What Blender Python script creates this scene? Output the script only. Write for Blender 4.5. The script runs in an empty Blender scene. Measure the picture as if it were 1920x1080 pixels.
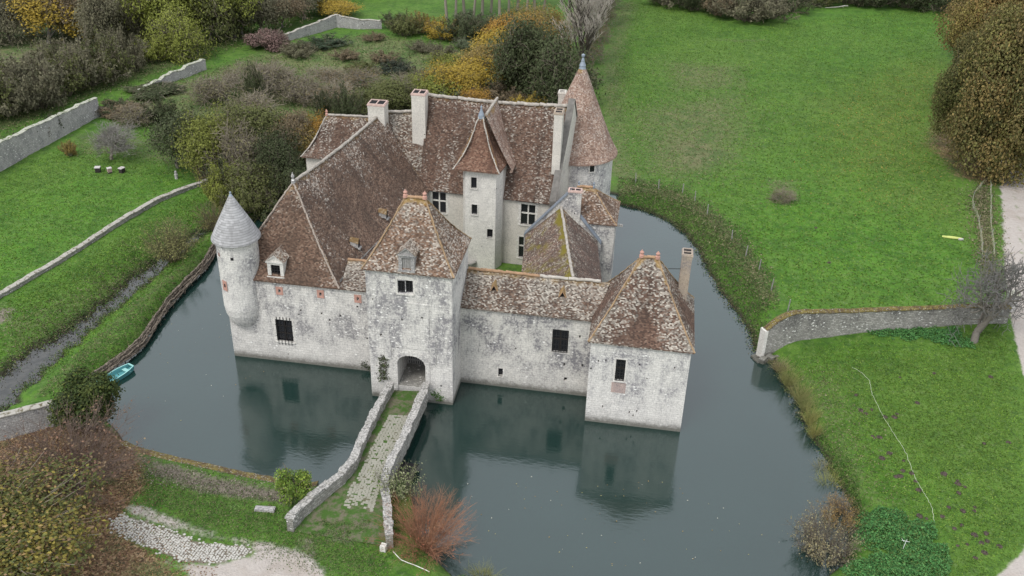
import bpy, math, random
import numpy as np
from mathutils import Vector, Matrix
R_ = math.radians
scene = bpy.context.scene
COL = scene.collection
rnd = random.Random(7)

# ------------------------------------------------------------------ camera (drone at 52 m above the moat)
F, TH, ROLL, PHI, H = 1800.0, R_(30), .03, R_(8.2), 52.0
def _basis():
    s, c = math.sin(PHI), math.cos(PHI)
    rt0 = Vector((c, s, 0))
    f = Vector((-s*math.cos(TH), c*math.cos(TH), -math.sin(TH)))
    u0 = Vector((-s*math.sin(TH), c*math.sin(TH), math.cos(TH)))
    cr, sr = math.cos(ROLL), math.sin(ROLL)
    return rt0*cr + u0*sr, u0*cr - rt0*sr, f
RT, UP, FW = _basis()
def ray(px, py): return FW + RT*((px-960)/F) + UP*((540-py)/F)
def P(px, py, z=1.25):
    d = ray(px, py); t = (z-H)/d.z
    return Vector((d.x*t, d.y*t, z))
def onY(px, py, Y):
    d = ray(px, py); t = Y/d.y
    return Vector((d.x*t, Y, H+d.z*t))
def depth(p): return (Vector(p)-Vector((0, 0, H))).dot(FW)

cam_d = bpy.data.cameras.new('camera'); cam = bpy.data.objects.new('camera', cam_d); COL.objects.link(cam)
cam_d.sensor_width = 36; cam_d.lens = 36*F/1920; cam_d.clip_end = 5000; cam_d.clip_start = .5
M = Matrix((RT, UP, -FW)).transposed().to_4x4(); M.translation = (0, 0, H); cam.matrix_world = M
scene.camera = cam

# ------------------------------------------------------------------ light
SUN_EL, SUN_AZ = R_(55), R_(208)      # azimuth clockwise from +y (north)
w = bpy.data.worlds.new('World'); scene.world = w; w.use_nodes = True
nt = w.node_tree; bg = nt.nodes['Background']
sky = nt.nodes.new('ShaderNodeTexSky'); sky.sky_type = 'NISHITA'; sky.sun_disc = False
sky.sun_elevation = SUN_EL; sky.sun_rotation = SUN_AZ; sky.air_density = 1.0; sky.dust_density = 3.0
hs = nt.nodes.new('ShaderNodeHueSaturation'); hs.inputs['Saturation'].default_value = .22
nt.links.new(sky.outputs[0], hs.inputs['Color']); mx = nt.nodes.new('ShaderNodeMix'); mx.data_type = 'RGBA'; mx.inputs[0].default_value = .6
nt.links.new(hs.outputs[0], mx.inputs[6]); mx.inputs[7].default_value = (7.7, 8.25, 8.95, 1)      # cloud cover evens out the clear sky
nt.links.new(mx.outputs[2], bg.inputs[0]); bg.inputs[1].default_value = .215
sd_ = bpy.data.lights.new('sun', 'SUN'); sd_.energy = 2.0; sd_.angle = R_(18); sd_.color = (1, .97, .92)
sun = bpy.data.objects.new('sun', sd_); COL.objects.link(sun)
sdir = Vector((math.sin(SUN_AZ)*math.cos(SUN_EL), math.cos(SUN_AZ)*math.cos(SUN_EL), math.sin(SUN_EL)))
sun.rotation_euler = sdir.to_track_quat('Z', 'Y').to_euler()
scene.view_settings.view_transform = 'Standard'; scene.view_settings.look = 'None'; scene.view_settings.exposure = 0

# ------------------------------------------------------------------ node helper
class NT:
    def __init__(s, name):
        s.m = bpy.data.materials.new(name); s.m.use_nodes = True
        s.t = s.m.node_tree; s.b = s.t.nodes['Principled BSDF']; s.out = s.t.nodes['Material Output']
        s.b.inputs['Roughness'].default_value = .9; s.b.inputs['Specular IOR Level'].default_value = .2
    def put(s, sock, v):
        if hasattr(v, 'is_linked') or isinstance(v, bpy.types.NodeSocket): s.t.links.new(v, sock)
        else:
            if isinstance(v, (tuple, list)) and len(v) == 3 and sock.type == 'RGBA': v = (*v, 1)
            sock.default_value = v
    def n(s, typ, **kw):
        nd = s.t.nodes.new('ShaderNode'+typ)
        for k, v in kw.items():
            if hasattr(nd, k) and k not in nd.inputs: setattr(nd, k, v)
            else: s.put(nd.inputs[k], v)
        return nd
    def math(s, op, a, b=0., c=None, clamp=False):
        nd = s.t.nodes.new('ShaderNodeMath'); nd.operation = op; nd.use_clamp = clamp
        s.put(nd.inputs[0], a); s.put(nd.inputs[1], b)
        if c is not None: s.put(nd.inputs[2], c)
        return nd.outputs[0]
    def mix(s, f, a, b, mode='MIX'):
        nd = s.t.nodes.new('ShaderNodeMix'); nd.data_type = 'RGBA'; nd.blend_type = mode
        s.put(nd.inputs[0], f); s.put(nd.inputs[6], a); s.put(nd.inputs[7], b)
        return nd.outputs[2]
    def ramp(s, f, stops, interp='LINEAR'):
        nd = s.t.nodes.new('ShaderNodeValToRGB'); cr = nd.color_ramp; cr.interpolation = interp
        while len(cr.elements) < len(stops): cr.elements.new(.5)
        for e, (p, c) in zip(cr.elements, stops):
            e.position = p; e.color = (*c, 1) if len(c) == 3 else c
        s.put(nd.inputs[0], f); return nd.outputs[0]
    def noise(s, vec, scale, detail=3, rough=.55, dist=0.):
        nd = s.n('TexNoise', Scale=scale, Detail=detail, Roughness=rough, Distortion=dist)
        s.t.links.new(vec, nd.inputs['Vector']); return nd.outputs['Fac']
    def smooth(s, v, a, b):
        nd = s.t.nodes.new('ShaderNodeMapRange'); nd.interpolation_type = 'SMOOTHSTEP'
        s.put(nd.inputs['Value'], v); nd.inputs['From Min'].default_value = a; nd.inputs['From Max'].default_value = b
        return nd.outputs[0]
    def vmath(s, op, a, b):
        nd = s.t.nodes.new('ShaderNodeVectorMath'); nd.operation = op
        s.put(nd.inputs[0], a); s.put(nd.inputs[1], b); return nd.outputs[0]
    def bump(s, h, strength=.4, dist=.05):
        nd = s.n('Bump', Strength=strength, Distance=dist); s.t.links.new(h, nd.inputs['Height'])
        s.t.links.new(nd.outputs[0], s.b.inputs['Normal'])
    def base(s, c): s.put(s.b.inputs['Base Color'], c); return s.m
    @property
    def pos(s): return s.n('NewGeometry').outputs['Position']
    @property
    def uv(s): return s.n('UVMap').outputs['UV']

def plain(name, col, rough=.8, var=.25, scale=3., metallic=0.):
    k = NT(name); n = k.noise(k.pos, scale, 4)
    c = k.mix(n, tuple(x*(1-var) for x in col), tuple(min(1, x*(1+var)) for x in col))
    k.b.inputs['Roughness'].default_value = rough; k.b.inputs['Metallic'].default_value = metallic
    k.bump(n, .2, .03); return k.base(c)

# ------------------------------------------------------------------ mesh builder
class MB:
    def __init__(s): s.v = []; s.f = []; s.uv = []; s.m = []; s.at = []; s.has_at = False
    def face(s, pts, mat=0, uvs=None, off=0., at=None):
        pts = [Vector(p) for p in pts]; i0 = len(s.v)
        n = Vector((0, 0, 0))
        for i in range(len(pts)):
            a, b = pts[i], pts[(i+1) % len(pts)]
            n += Vector(((a.y-b.y)*(a.z+b.z), (a.z-b.z)*(a.x+b.x), (a.x-b.x)*(a.y+b.y)))
        if n.length < 1e-9: return
        n.normalize()
        if uvs is None:
            if abs(n.z) > .98: h, q = Vector((1, 0, 0)), Vector((0, 1, 0))
            else:
                h = Vector((0, 0, 1)).cross(n).normalized(); q = n.cross(h)
            uvs = [(p.dot(h)+off, p.dot(q)) for p in pts]
        s.v += [tuple(p) for p in pts]; s.f.append(tuple(range(i0, i0+len(pts)))); s.uv.append(uvs); s.m.append(mat)
        if at is not None: s.has_at = True; s.at += at
        else: s.at += [(9, 9, 9, 1)]*len(pts)
    def box(s, a, b, mat=0, rot=0., piv=None, skip=''):
        x0, y0, z0 = a; x1, y1, z1 = b
        c = [Vector(p) for p in ((x0,y0,z0),(x1,y0,z0),(x1,y1,z0),(x0,y1,z0),(x0,y0,z1),(x1,y0,z1),(x1,y1,z1),(x0,y1,z1))]
        if rot:
            pv = Vector(piv) if piv else Vector(((x0+x1)/2, (y0+y1)/2, 0)); m = Matrix.Rotation(rot, 3, 'Z')
            c = [m @ (p-pv)+pv for p in c]
        for nm, q in (('b', (0,3,2,1)), ('t', (4,5,6,7)), ('f', (0,1,5,4)), ('r', (1,2,6,5)), ('k', (2,3,7,6)), ('l', (3,0,4,7))):
            if nm not in skip: s.face([c[i] for i in q], mat)
    def prism(s, poly, z0, z1, mat=0, top=True):
        n = len(poly)
        for i in range(n):
            a, b = poly[i], poly[(i+1) % n]
            s.face([(a[0],a[1],z0),(b[0],b[1],z0),(b[0],b[1],z1),(a[0],a[1],z1)], mat)
        if top: s.face([(p[0],p[1],z1) for p in poly], mat)
    def lathe(s, c, prof, n=32, mat=0, a0=0.):
        L = 0.
        for (r0, z0), (r1, z1) in zip(prof, prof[1:]):
            dl = math.hypot(r1-r0, z1-z0); rm = max(r0, r1)
            for i in range(n):
                t0, t1 = 2*math.pi*i/n+a0, 2*math.pi*(i+1)/n+a0
                q = [(c[0]+r*math.cos(t), c[1]+r*math.sin(t), z) for r, t, z in ((r0,t0,z0),(r0,t1,z0),(r1,t1,z1),(r1,t0,z1))]
                us = [(rm*t0, L), (rm*t1, L), (rm*t1, L+dl), (rm*t0, L+dl)]
                if r1 < 1e-4: q = q[:3]; us = [us[0], us[1], (rm*(t0+t1)/2, L+dl)]
                if r0 < 1e-4: q = [q[0], q[2], q[3]]; us = [us[0], us[2], us[3]]
                s.face(q, mat, us, at=[(max(0., prof[-1][1]-p[2]), 9, 9, 1) for p in q])
            L += dl
    def tube(s, pts, rads, n=6, mat=0, cap=True):
        pts = [Vector(p) for p in pts]; rings = []
        for i, p in enumerate(pts):
            d = (pts[min(i+1, len(pts)-1)]-pts[max(i-1, 0)]).normalized()
            a = d.cross(Vector((0, 0, 1)) if abs(d.z) < .9 else Vector((1, 0, 0))).normalized(); b = d.cross(a)
            rings.append([p+(a*math.cos(2*math.pi*k/n)+b*math.sin(2*math.pi*k/n))*rads[i] for k in range(n)])
        for i in range(len(pts)-1):
            for k in range(n):
                s.face([rings[i][k], rings[i][(k+1) % n], rings[i+1][(k+1) % n], rings[i+1][k]][::-1], mat)
        if cap: s.face(rings[0], mat); s.face(rings[-1][::-1], mat)
    def build(s, name, mats, parent=None, smooth=False):
        me = bpy.data.meshes.new(name); me.from_pydata(s.v, [], s.f)
        if not isinstance(mats, (list, tuple)): mats = [mats]
        for m in mats: me.materials.append(m)
        me.polygons.foreach_set('material_index', s.m)
        uvl = me.uv_layers.new(name='UVMap'); uvl.data.foreach_set('uv', [c for f in s.uv for q in f for c in q])
        if s.has_at:
            a = me.attributes.new('edge', 'FLOAT_COLOR', 'POINT'); a.data.foreach_set('color', [c for q in s.at for c in q])
        if smooth: me.polygons.foreach_set('use_smooth', [True]*len(s.f))
        o = bpy.data.objects.new(name, me); COL.objects.link(o)
        if parent: o.parent = parent
        return o

def tag(o, label=None, cat=None, group=None, kind=None):
    if label: o['label'] = label
    if cat: o['category'] = cat
    if group: o['group'] = group
    if kind: o['kind'] = kind
    return o
def empty(name, loc=(0, 0, 0), label=None, cat=None, group=None, rotz=0.):
    o = bpy.data.objects.new(name, None); COL.objects.link(o); o.location = loc; o.rotation_euler[2] = rotz
    o.empty_display_size = .3
    return tag(o, label, cat, group)

# ------------------------------------------------------------------ stone, tile and other materials
def stone_mat(name, c1, c2, stain=.6, bw=.55, bh=.27, white=.06, damp=True, streak=True, tint=(.16, .155, .17), relief=.5, fresh=(.8, .78, .74), joint=.32, stonevar=.27):
    k = NT(name); uv = k.uv; pos = k.pos
    wob = k.vmath('SCALE', k.n('TexNoise', Scale=1.3, Detail=3, Vector=pos).outputs['Color'], (0, 0, 0)); wob.node.inputs['Scale'].default_value = .09
    uvw = k.vmath('ADD', uv, wob)
    br = k.n('TexBrick', Scale=1., **{'Color1': (0, 0, 0), 'Color2': (1, 1, 1), 'Mortar': (.5, .5, .5), 'Mortar Size': .018, 'Mortar Smooth': .3, 'Bias': 0., 'Brick Width': bw, 'Row Height': bh})
    k.t.links.new(uvw, br.inputs['Vector'])
    n1 = k.noise(pos, .38, 6, .62, .4); n2 = k.noise(pos, 2.3, 5, .65); n3 = k.noise(pos, 9., 3, .6)
    c = k.mix(n2, c1, c2)
    c = k.mix(k.math('MULTIPLY', br.outputs['Color'], stonevar), c, tuple(x*.62 for x in c1))          # stone to stone
    c = k.mix(k.math('MULTIPLY', k.smooth(n3, .47, .68), .6), c, tuple(x*.55 for x in c1))          # pits
    # grey weathering, streaked downwards
    sv = k.n('Mapping', Scale=(1.3, 1.3, .35), Vector=pos).outputs[0]
    n4 = k.noise(sv, 1.1, 8, .78, .5)
    st = k.math('MULTIPLY', k.smooth(k.math('ADD', k.math('MULTIPLY', n1, .55), k.math('MULTIPLY', n4, .5)), .43, .68), stain)
    st = k.math('MULTIPLY', st, k.math('ADD', .3, k.math('MULTIPLY', k.smooth(k.noise(pos, 4.5, 5, .75), .38, .6), 1.)), clamp=True)
    if damp: st = k.math('MULTIPLY', st, k.math('ADD', .4, k.math('MULTIPLY', k.smooth(k.math('ADD', k.n('SeparateXYZ', Vector=pos).outputs['Z'], k.math('MULTIPLY', n1, 2.)), 2.2, 5.2), .8)), clamp=True)
    c = k.mix(st, c, tint)
    # freshly repointed pale stones
    vo = k.n('TexVoronoi', Scale=2.6); k.t.links.new(k.n('Mapping', Scale=(1, 1, 1.7), Vector=pos).outputs[0], vo.inputs['Vector'])
    wn = k.n('TexWhiteNoise', noise_dimensions='3D'); k.t.links.new(vo.outputs['Position'], wn.inputs['Vector'])
    wm = k.math('MULTIPLY', k.math('GREATER_THAN', wn.outputs['Value'], 1-white*2), k.math('LESS_THAN', vo.outputs['Distance'], .3))
    wm = k.math('MULTIPLY', wm, k.smooth(n1, .38, .6))
    c = k.mix(k.math('MULTIPLY', wm, .9), c, fresh)
    c = k.mix(k.math('MULTIPLY', br.outputs['Fac'], joint), c, tuple(x*.42 for x in c1))
    # near-black dots: shade of putlogs and lost stones painted into the colour
    vo2 = k.n('TexVoronoi', Scale=.75, Vector=pos)
    wn2 = k.n('TexWhiteNoise', noise_dimensions='3D'); k.t.links.new(vo2.outputs['Position'], wn2.inputs['Vector'])
    hm = k.math('MULTIPLY', k.math('GREATER_THAN', wn2.outputs['Value'], .72), k.math('LESS_THAN', vo2.outputs['Distance'], .075))
    c = k.mix(k.math('MULTIPLY', hm, .85), c, (.03, .028, .026))
    if damp:
        z = k.n('SeparateXYZ', Vector=pos).outputs['Z']
        zz = k.math('ADD', z, k.math('MULTIPLY', k.math('SUBTRACT', n2, .5), .9))
        c = k.mix(k.math('MULTIPLY', k.math('SUBTRACT', 1., k.smooth(zz, .1, .8)), .85), c, (.05, .05, .035))
        c = k.mix(k.math('MULTIPLY', k.math('SUBTRACT', 1., k.smooth(zz, .3, 1.6)), .3), c, (.2, .19, .17))
    k.bump(k.math('ADD', k.math('MULTIPLY', br.outputs['Fac'], -.5), k.math('ADD', n3, k.math('MULTIPLY', n2, .6))), relief, .05)
    return k.base(c)

def roof_mat(name, cols, lich=.25, white=(.46, .445, .42), orange=.5, moss=0., black=.1, tw=.165, th=.115, streak=(.55, .14), eavew=0., neard=2.2, nearw=.28, bare=0.):
    k = NT(name); uv = k.uv; pos = k.pos
    sx = k.n('SeparateXYZ', Vector=uv); u, v = sx.outputs[0], sx.outputs[1]
    row = k.math('FLOOR', k.math('DIVIDE', v, th))
    uo = k.math('ADD', k.math('DIVIDE', u, tw), k.math('MULTIPLY', row, .5))
    # rows waver a little
    cid = k.n('CombineXYZ', X=k.math('FLOOR', uo), Y=row, Z=0.).outputs[0]
    wn = k.n('TexWhiteNoise', noise_dimensions='3D', Vector=cid); r1 = wn.outputs['Value']
    wn2 = k.n('TexWhiteNoise', noise_dimensions='3D', Vector=k.vmath('ADD', cid, (7.3, 3.1, 5.))); r2 = wn2.outputs['Value']
    ed = k.n('Attribute', attribute_name='edge'); es = k.n('SeparateColor', Color=ed.outputs['Color'])
    dr, de, fe = es.outputs[0], es.outputs[1], es.outputs[2]
    c = k.ramp(r1, [(0, cols[0]), (.35, cols[1]), (.7, cols[2]), (1, cols[3])])
    big = k.noise(pos, .35, 4, .6)
    c = k.mix(k.math('MULTIPLY', k.smooth(big, .4, .65), .5), c, cols[0])
    # lichen: vertical streak field
    sv = k.n('CombineXYZ', X=k.math('MULTIPLY', u, streak[0]), Y=k.math('MULTIPLY', v, streak[1]), Z=0.).outputs[0]
    sv = k.vmath('ADD', sv, k.n('CombineXYZ', X=k.math('MULTIPLY', k.n('SeparateXYZ', Vector=pos).outputs[0], .01), Y=0., Z=3.3).outputs[0])
    ls = k.noise(sv, 1., 5, .65, .35); lf = k.noise(pos, 1.7, 4, .7)
    near = k.math('MULTIPLY', k.math('SUBTRACT', 1., k.smooth(dr, .1, neard)), nearw)
    near2 = k.math('MULTIPLY', k.math('SUBTRACT', 1., k.smooth(de, .0, 1.1)), .2)
    ne = k.math('MULTIPLY', k.math('SUBTRACT', 1., k.smooth(fe, .0, 1.6)), eavew)
    rs = k.noise(k.n('CombineXYZ', X=k.math('MULTIPLY', u, 1.1), Y=k.math('MULTIPLY', v, .06), Z=9.).outputs[0], 1., 4, .6)
    c = k.mix(k.math('MULTIPLY', k.smooth(rs, .52, .66), .55), c, tuple(x*.8 for x in cols[0]))      # rain streaks
    L = k.math('ADD', k.math('MULTIPLY', k.math('SUBTRACT', ls, .5), 2.0), k.math('MULTIPLY', k.math('SUBTRACT', lf, .5), .7))
    L = k.math('ADD', L, k.math('ADD', k.math('SUBTRACT', lich, k.math('MULTIPLY', k.math('MULTIPLY', k.smooth(de, 1.7, 3.4), k.math('SUBTRACT', 1., k.smooth(fe, 1.8, 4.0))), bare)), k.math('ADD', ne, k.math('ADD', near, near2))))
    wmask = k.math('MULTIPLY', k.smooth(k.math('SUBTRACT', L, r2), -.2, .28), k.math('ADD', .36, k.math('MULTIPLY', wn.outputs['Color'].node.outputs['Value'], .5)))
    gr = k.noise(pos, 16., 2, .6)
    wmask = k.math('MULTIPLY', wmask, k.math('ADD', .55, k.math('MULTIPLY', k.smooth(gr, .35, .6), .45)))
    wc = k.mix(r1, tuple(x*.5 for x in white), white)
    c = k.mix(wmask, c, wc)
    # black lichen spots
    bn = k.noise(pos, 3.2, 4, .7)
    c = k.mix(k.math('MULTIPLY', k.smooth(bn, .57, .66), black*3), c, (.035, .032, .03))
    # orange lichen near ridges and hips
    on = k.noise(pos, 1.1, 5, .7)
    om = k.math('ADD', k.math('MULTIPLY', k.math('SUBTRACT', 1., k.smooth(dr, .0, 1.3)), .75), k.math('MULTIPLY', k.math('SUBTRACT', 1., k.smooth(de, .0, .55)), .6))
    om = k.math('MULTIPLY', k.smooth(k.math('ADD', om, k.math('MULTIPLY', k.math('SUBTRACT', on, .5), 1.6)), .45, .8), orange)
    c = k.mix(k.math('MULTIPLY', om, .8), c, k.mix(on, (.30, .15, .03), (.22, .17, .04)))
    if moss:
        mn = k.noise(pos, .55, 5, .65)
        mm = k.math('ADD', mn, k.math('MULTIPLY', k.math('SUBTRACT', 1., k.smooth(de, .3, 2.4)), .0))
        mm = k.math('ADD', mm, k.math('MULTIPLY', k.math('SUBTRACT', 1., k.smooth(dr, .1, 1.5)), .22))
        c = k.mix(k.math('MULTIPLY', k.smooth(mm, .5, .72), moss), c, k.mix(lf, (.12, .11, .012), (.17, .14, .025)))
    c = k.mix(1., c, (1., 1., 1.02) if 'slate' in name else (1.05, 1., .92), 'MULTIPLY')
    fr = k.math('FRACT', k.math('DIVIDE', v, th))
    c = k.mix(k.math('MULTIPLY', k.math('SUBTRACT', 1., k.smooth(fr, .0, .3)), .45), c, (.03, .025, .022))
    k.bump(k.math('ADD', k.math('MULTIPLY', fr, -.6), k.math('MULTIPLY', r1, .5)), .55, .05)
    return k.base(c)

M_ = {}
M_['wall'] = stone_mat('pale_limestone', (.56, .53, .49), (.74, .71, .66), stain=1.1, white=.1, tint=(.225, .215, .215))
M_['gate_wall'] = stone_mat('gate_limestone', (.54, .515, .48), (.76, .73, .68), stain=1.15, bw=.5, bh=.24, white=.12, tint=(.225, .215, .22))
M_['curtain_wall'] = stone_mat('grey_weathered_limestone', (.51, .485, .445), (.70, .67, .61), stain=1.15, bw=.45, bh=.24, white=.06, tint=(.17, .163, .17))
M_['tower_wall'] = stone_mat('tower_limestone', (.57, .545, .51), (.76, .73, .68), stain=1.0, bw=.48, bh=.23, white=.1, tint=(.22, .21, .22))
M_['plaster'] = stone_mat('cream_plaster', (.56, .52, .46), (.63, .59, .53), stain=.4, bw=2.4, bh=1.3, white=.0, damp=False, relief=.15, tint=(.27, .25, .24))
M_['rubble'] = stone_mat('rubble_stone', (.31, .295, .265), (.53, .51, .465), stain=1.05, bw=.36, bh=.2, white=.2, tint=(.11, .105, .1), relief=1., joint=.8, stonevar=.75)
M_['garden_stone'] = stone_mat('garden_wall_stone', (.4, .38, .36), (.53, .51, .49), stain=.85, bw=.4, bh=.22, white=.1, damp=False, tint=(.19, .185, .19), relief=.8, joint=.6, stonevar=.5)
M_['ashlar'] = stone_mat('fresh_ashlar', (.6, .57, .52), (.7, .67, .62), stain=.25, bw=.5, bh=.35, white=0, damp=False, relief=.15, joint=.2)
M_['lead'] = plain('weathered_lead', (.22, .25, .29), .45, .3, 4, .3)
M_['dark'] = plain('painted_deep_shade', (.012, .012, .013), .9, .3)  # near-black sheet colour, painted shade for holes, slits, flues and the bridge arch
M_['iron'] = plain('dark_iron', (.02, .02, .02), .6, .3, 8)
k = NT('leaded_glass'); uv = k.uv
ch = k.n('TexChecker', Scale=9., Vector=uv)
k.b.inputs['Roughness'].default_value = .12; k.b.inputs['Specular IOR Level'].default_value = .5
k.bump(k.noise(k.pos, 7., 2), .15, .02)
M_['glass'] = k.base(k.mix(ch.outputs['Fac'], (.012, .012, .014), (.022, .022, .026)))
M_['oak'] = plain('grey_oak', (.24, .23, .22), .85, .35, 6)
M_['darkwood'] = plain('dark_oak', (.035, .03, .027), .8, .4, 6)
M_['brickred'] = plain('terracotta_block', (.40, .225, .18), .9, .35, 3)
M_['chimbrick'] = stone_mat('chimney_render', (.36, .28, .21), (.50, .42, .34), stain=.7, bw=.24, bh=.09, white=0, damp=False, relief=.3)
M_['caplichen'] = plain('ridge_terracotta', (.30, .19, .115), .9, .6, 2.2)
M_['capgrey'] = plain('ridge_lichen_grey', (.36, .33, .29), .9, .55, 2.5)
M_['cappale'] = plain('ridge_lichen_pale', (.31, .28, .245), .9, .75, 2.5)
M_['hipgrey'] = plain('hip_lichen', (.27, .225, .19), .9, .6, 3)
M_['hiporange'] = plain('hip_orange_lichen', (.27, .185, .11), .9, .65, 1.7)
M_['darkcap'] = plain('dark_lichen_coping', (.15, .14, .128), .9, .6, 2.5)
M_['pinkcap'] = plain('pale_pink_brick', (.45, .33, .29), .9, .3, 3)
brown = [(.048, .035, .030), (.086, .056, .044), (.122, .082, .064), (.165, .122, .098)]
red = [(.066, .044, .034), (.118, .074, .054), (.165, .106, .078), (.215, .152, .115)]
M_['roof_wing'] = roof_mat('old_tile_brown', brown, lich=-.06, neard=6., nearw=.42, black=.06, orange=.35, streak=(.45, .1), white=(.42, .4, .38))
M_['roof_hip'] = roof_mat('old_tile_hip', [(.048, .034, .027), (.092, .059, .045), (.128, .082, .062), (.178, .13, .102)], lich=-.1, black=.04, orange=.35, streak=(.4, .2), white=(.42, .39, .36))
M_['roof_gate'] = roof_mat('old_tile_gate', red, lich=.42, orange=.8, black=.04, streak=(.6, .22))
M_['roof_curtain'] = roof_mat('old_tile_lichened', brown, lich=.5, orange=.45, black=.17, streak=(.35, .3), white=(.47, .46, .43))
M_['roof_tower'] = roof_mat('old_tile_tower', [(.045, .031, .026), (.085, .052, .041), (.12, .076, .06), (.16, .112, .09)], lich=.52, orange=.8, black=.1, streak=(.3, .16), white=(.48, .47, .44), eavew=.1, bare=.75)
M_['roof_main'] = roof_mat('old_tile_main', [(.05, .034, .028), (.088, .056, .044), (.12, .076, .06), (.165, .12, .097)], lich=.16, orange=.35, black=.1, streak=(.75, .05))
M_['roof_moss'] = roof_mat('old_tile_mossy', [(.06, .045, .04), (.11, .07, .06), (.16, .11, .09), (.22, .18, .15)], lich=.3, orange=.3, moss=.95, black=.1, streak=(.5, .2), white=(.4, .39, .36))
M_['roof_nomoss'] = roof_mat('old_tile_lodge', [(.05, .04, .038), (.09, .06, .052), (.12, .08, .07), (.17, .13, .11)], lich=.12, orange=.5, moss=.0, black=.1, streak=(.4, .2), white=(.4, .39, .36))
M_['roof_stair'] = roof_mat('old_tile_stair', [(.075, .044, .034), (.125, .07, .052), (.16, .094, .07), (.21, .145, .112)], lich=-.08, orange=.55, black=.05, streak=(.5, .12))
M_['roof_round'] = roof_mat('pink_tile_lichened', [(.14, .092, .077), (.23, .155, .13), (.30, .22, .185), (.37, .295, .255)], lich=.3, orange=.6, black=.05, streak=(.4, .18), white=(.46, .42, .4))
M_['roof_sq'] = roof_mat('old_tile_square', red, lich=.2, orange=.55, black=.06, streak=(.4, .2), white=(.48, .45, .42))
M_['roof_slate'] = roof_mat('stone_slate', [(.24, .235, .23), (.29, .285, .28), (.33, .325, .32), (.38, .37, .365)], lich=-.4, orange=.0, black=.03, tw=.35, th=.22)
# ------------------------------------------------------------------ architectural pieces
def wall(mb, p0, p1, z0, z1, holes=(), mat=0, dark=1, depth=.28):
    """Vertical wall from p0 to p1 (outside on the right hand), holes = (u0,u1,za,zb,depth,arch,back)."""
    p0, p1 = Vector((p0[0], p0[1], 0)), Vector((p1[0], p1[1], 0))
    d = (p1-p0); L = d.length; d.normalize(); n = Vector((d.y, -d.x, 0))
    us = sorted({0., L, *[h[0] for h in holes], *[h[1] for h in holes], *[L*i/max(1, round(L/3)) for i in range(max(1, round(L/3)))]})
    zs = sorted({z0, z1, *[h[2] for h in holes], *[h[3] for h in holes]})
    def pt(u, z, off=0.): q = p0+d*u-n*off; return (q.x, q.y, z)
    for ua, ub in zip(us, us[1:]):
        for za, zb in zip(zs, zs[1:]):
            um, zm = (ua+ub)/2, (za+zb)/2
            if any(h[0] < um < h[1] and h[2] < zm < h[3] for h in holes): continue
            mb.face([pt(ua, za), pt(ub, za), pt(ub, zb), pt(ua, zb)], mat)
    for h in holes:
        u0, u1, za, zb = h[:4]; dp = h[4] if len(h) > 4 else depth; rise = h[5] if len(h) > 5 else 0; back = h[6] if len(h) > 6 else True
        if rise:
            N = 14; arc = []
            for i in range(N+1):
                x = -1+2*i/N; arc.append((u0+(u1-u0)*i/N, zb-rise+rise*math.sqrt(max(0, 1-x*x))))
            for (ua, z_a), (ub, z_b) in zip(arc, arc[1:]):
                mb.face([pt(ua, z_a), pt(ub, z_b), pt(ub, zb), pt(ua, zb)], mat)
                mb.face([pt(ua, z_a), pt(ua, z_a, dp), pt(ub, z_b, dp), pt(ub, z_b)], mat)
            zt = zb-rise
        else:
            zt = zb; mb.face([pt(u0, zb), pt(u0, zb, dp), pt(u1, zb, dp), pt(u1, zb)], mat)
        mb.face([pt(u0, za), pt(u0, za, dp), pt(u0, zt, dp), pt(u0, zt)], mat)
        mb.face([pt(u1, zt), pt(u1, zt, dp), pt(u1, za, dp), pt(u1, za)], mat)
        mb.face([pt(u0, za, dp), pt(u0, za), pt(u1, za), pt(u1, za, dp)], mat)
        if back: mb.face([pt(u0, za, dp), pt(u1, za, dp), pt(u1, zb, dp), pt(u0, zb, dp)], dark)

rng0 = random.Random(3)
def slope(mb, e0, e1, r1, r0, nu=14, nv=10, mat=0, flare=0., sag=0., thick=.13, jit=.035, soffit=.3, sides=True):
    """One tiled roof slope: eave e0>e1, ridge r0>r1, uneven surface, eave edge and soffit."""
    e0, e1, r1, r0 = map(Vector, (e0, e1, r1, r0))
    h = (e1-e0).normalized(); mid = (r0+r1)/2-(e0+e1)/2
    n = h.cross(mid).normalized()
    if n.z < 0: n = -n
    q = n.cross(h); q = q if q.z > 0 else -q
    tri = (r1-r0).length < 1e-3
    off = rng0.random()*50
    grid = []
    for j in range(nv+1):
        t = j/nv; row = []
        for i in range(nu+1):
            s = i/nu
            a = e0.lerp(e1, s); b = r0.lerp(r1, s); p = a.lerp(b, t)
            edge = 0 < i < nu and 0 < j < nv
            p = p-n*(flare*math.sin(math.pi*min(1, t*1.15))*(1-t*.35))
            p.z -= sag*math.sin(math.pi*s)*t
            if edge: p = p+n*(jit*rng0.uniform(-1, 1))
            Lw = ((e1-e0).length*(1-t)+(r1-r0).length*t)
            dr = (b-p).length; de = min(s, 1-s)*Lw if sides else 9.; fe = (p-a).length
            row.append((p, (dr, de, fe, 1), (p.dot(h)+off, p.dot(q))))
        grid.append(row)
    for j in range(nv):
        for i in range(nu):
            c = [grid[j][i], grid[j][i+1], grid[j+1][i+1], grid[j+1][i]]
            if tri and j == nv-1: c = c[:3]
            mb.face([x[0] for x in c], mat, [x[2] for x in c], at=[x[1] for x in c])
    hz = Vector((n.x, n.y, 0)).normalized() if n.xy.length > 1e-4 else Vector((0, 0, 0))
    for i in range(nu):
        a, b = grid[0][i][0], grid[0][i+1][0]; dn = Vector((0, 0, -thick))
        mb.face([a+dn, b+dn, b, a], mat)
        mb.face([a+dn-hz*soffit, b+dn-hz*soffit, b+dn, a+dn], mat)
    return grid

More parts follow.
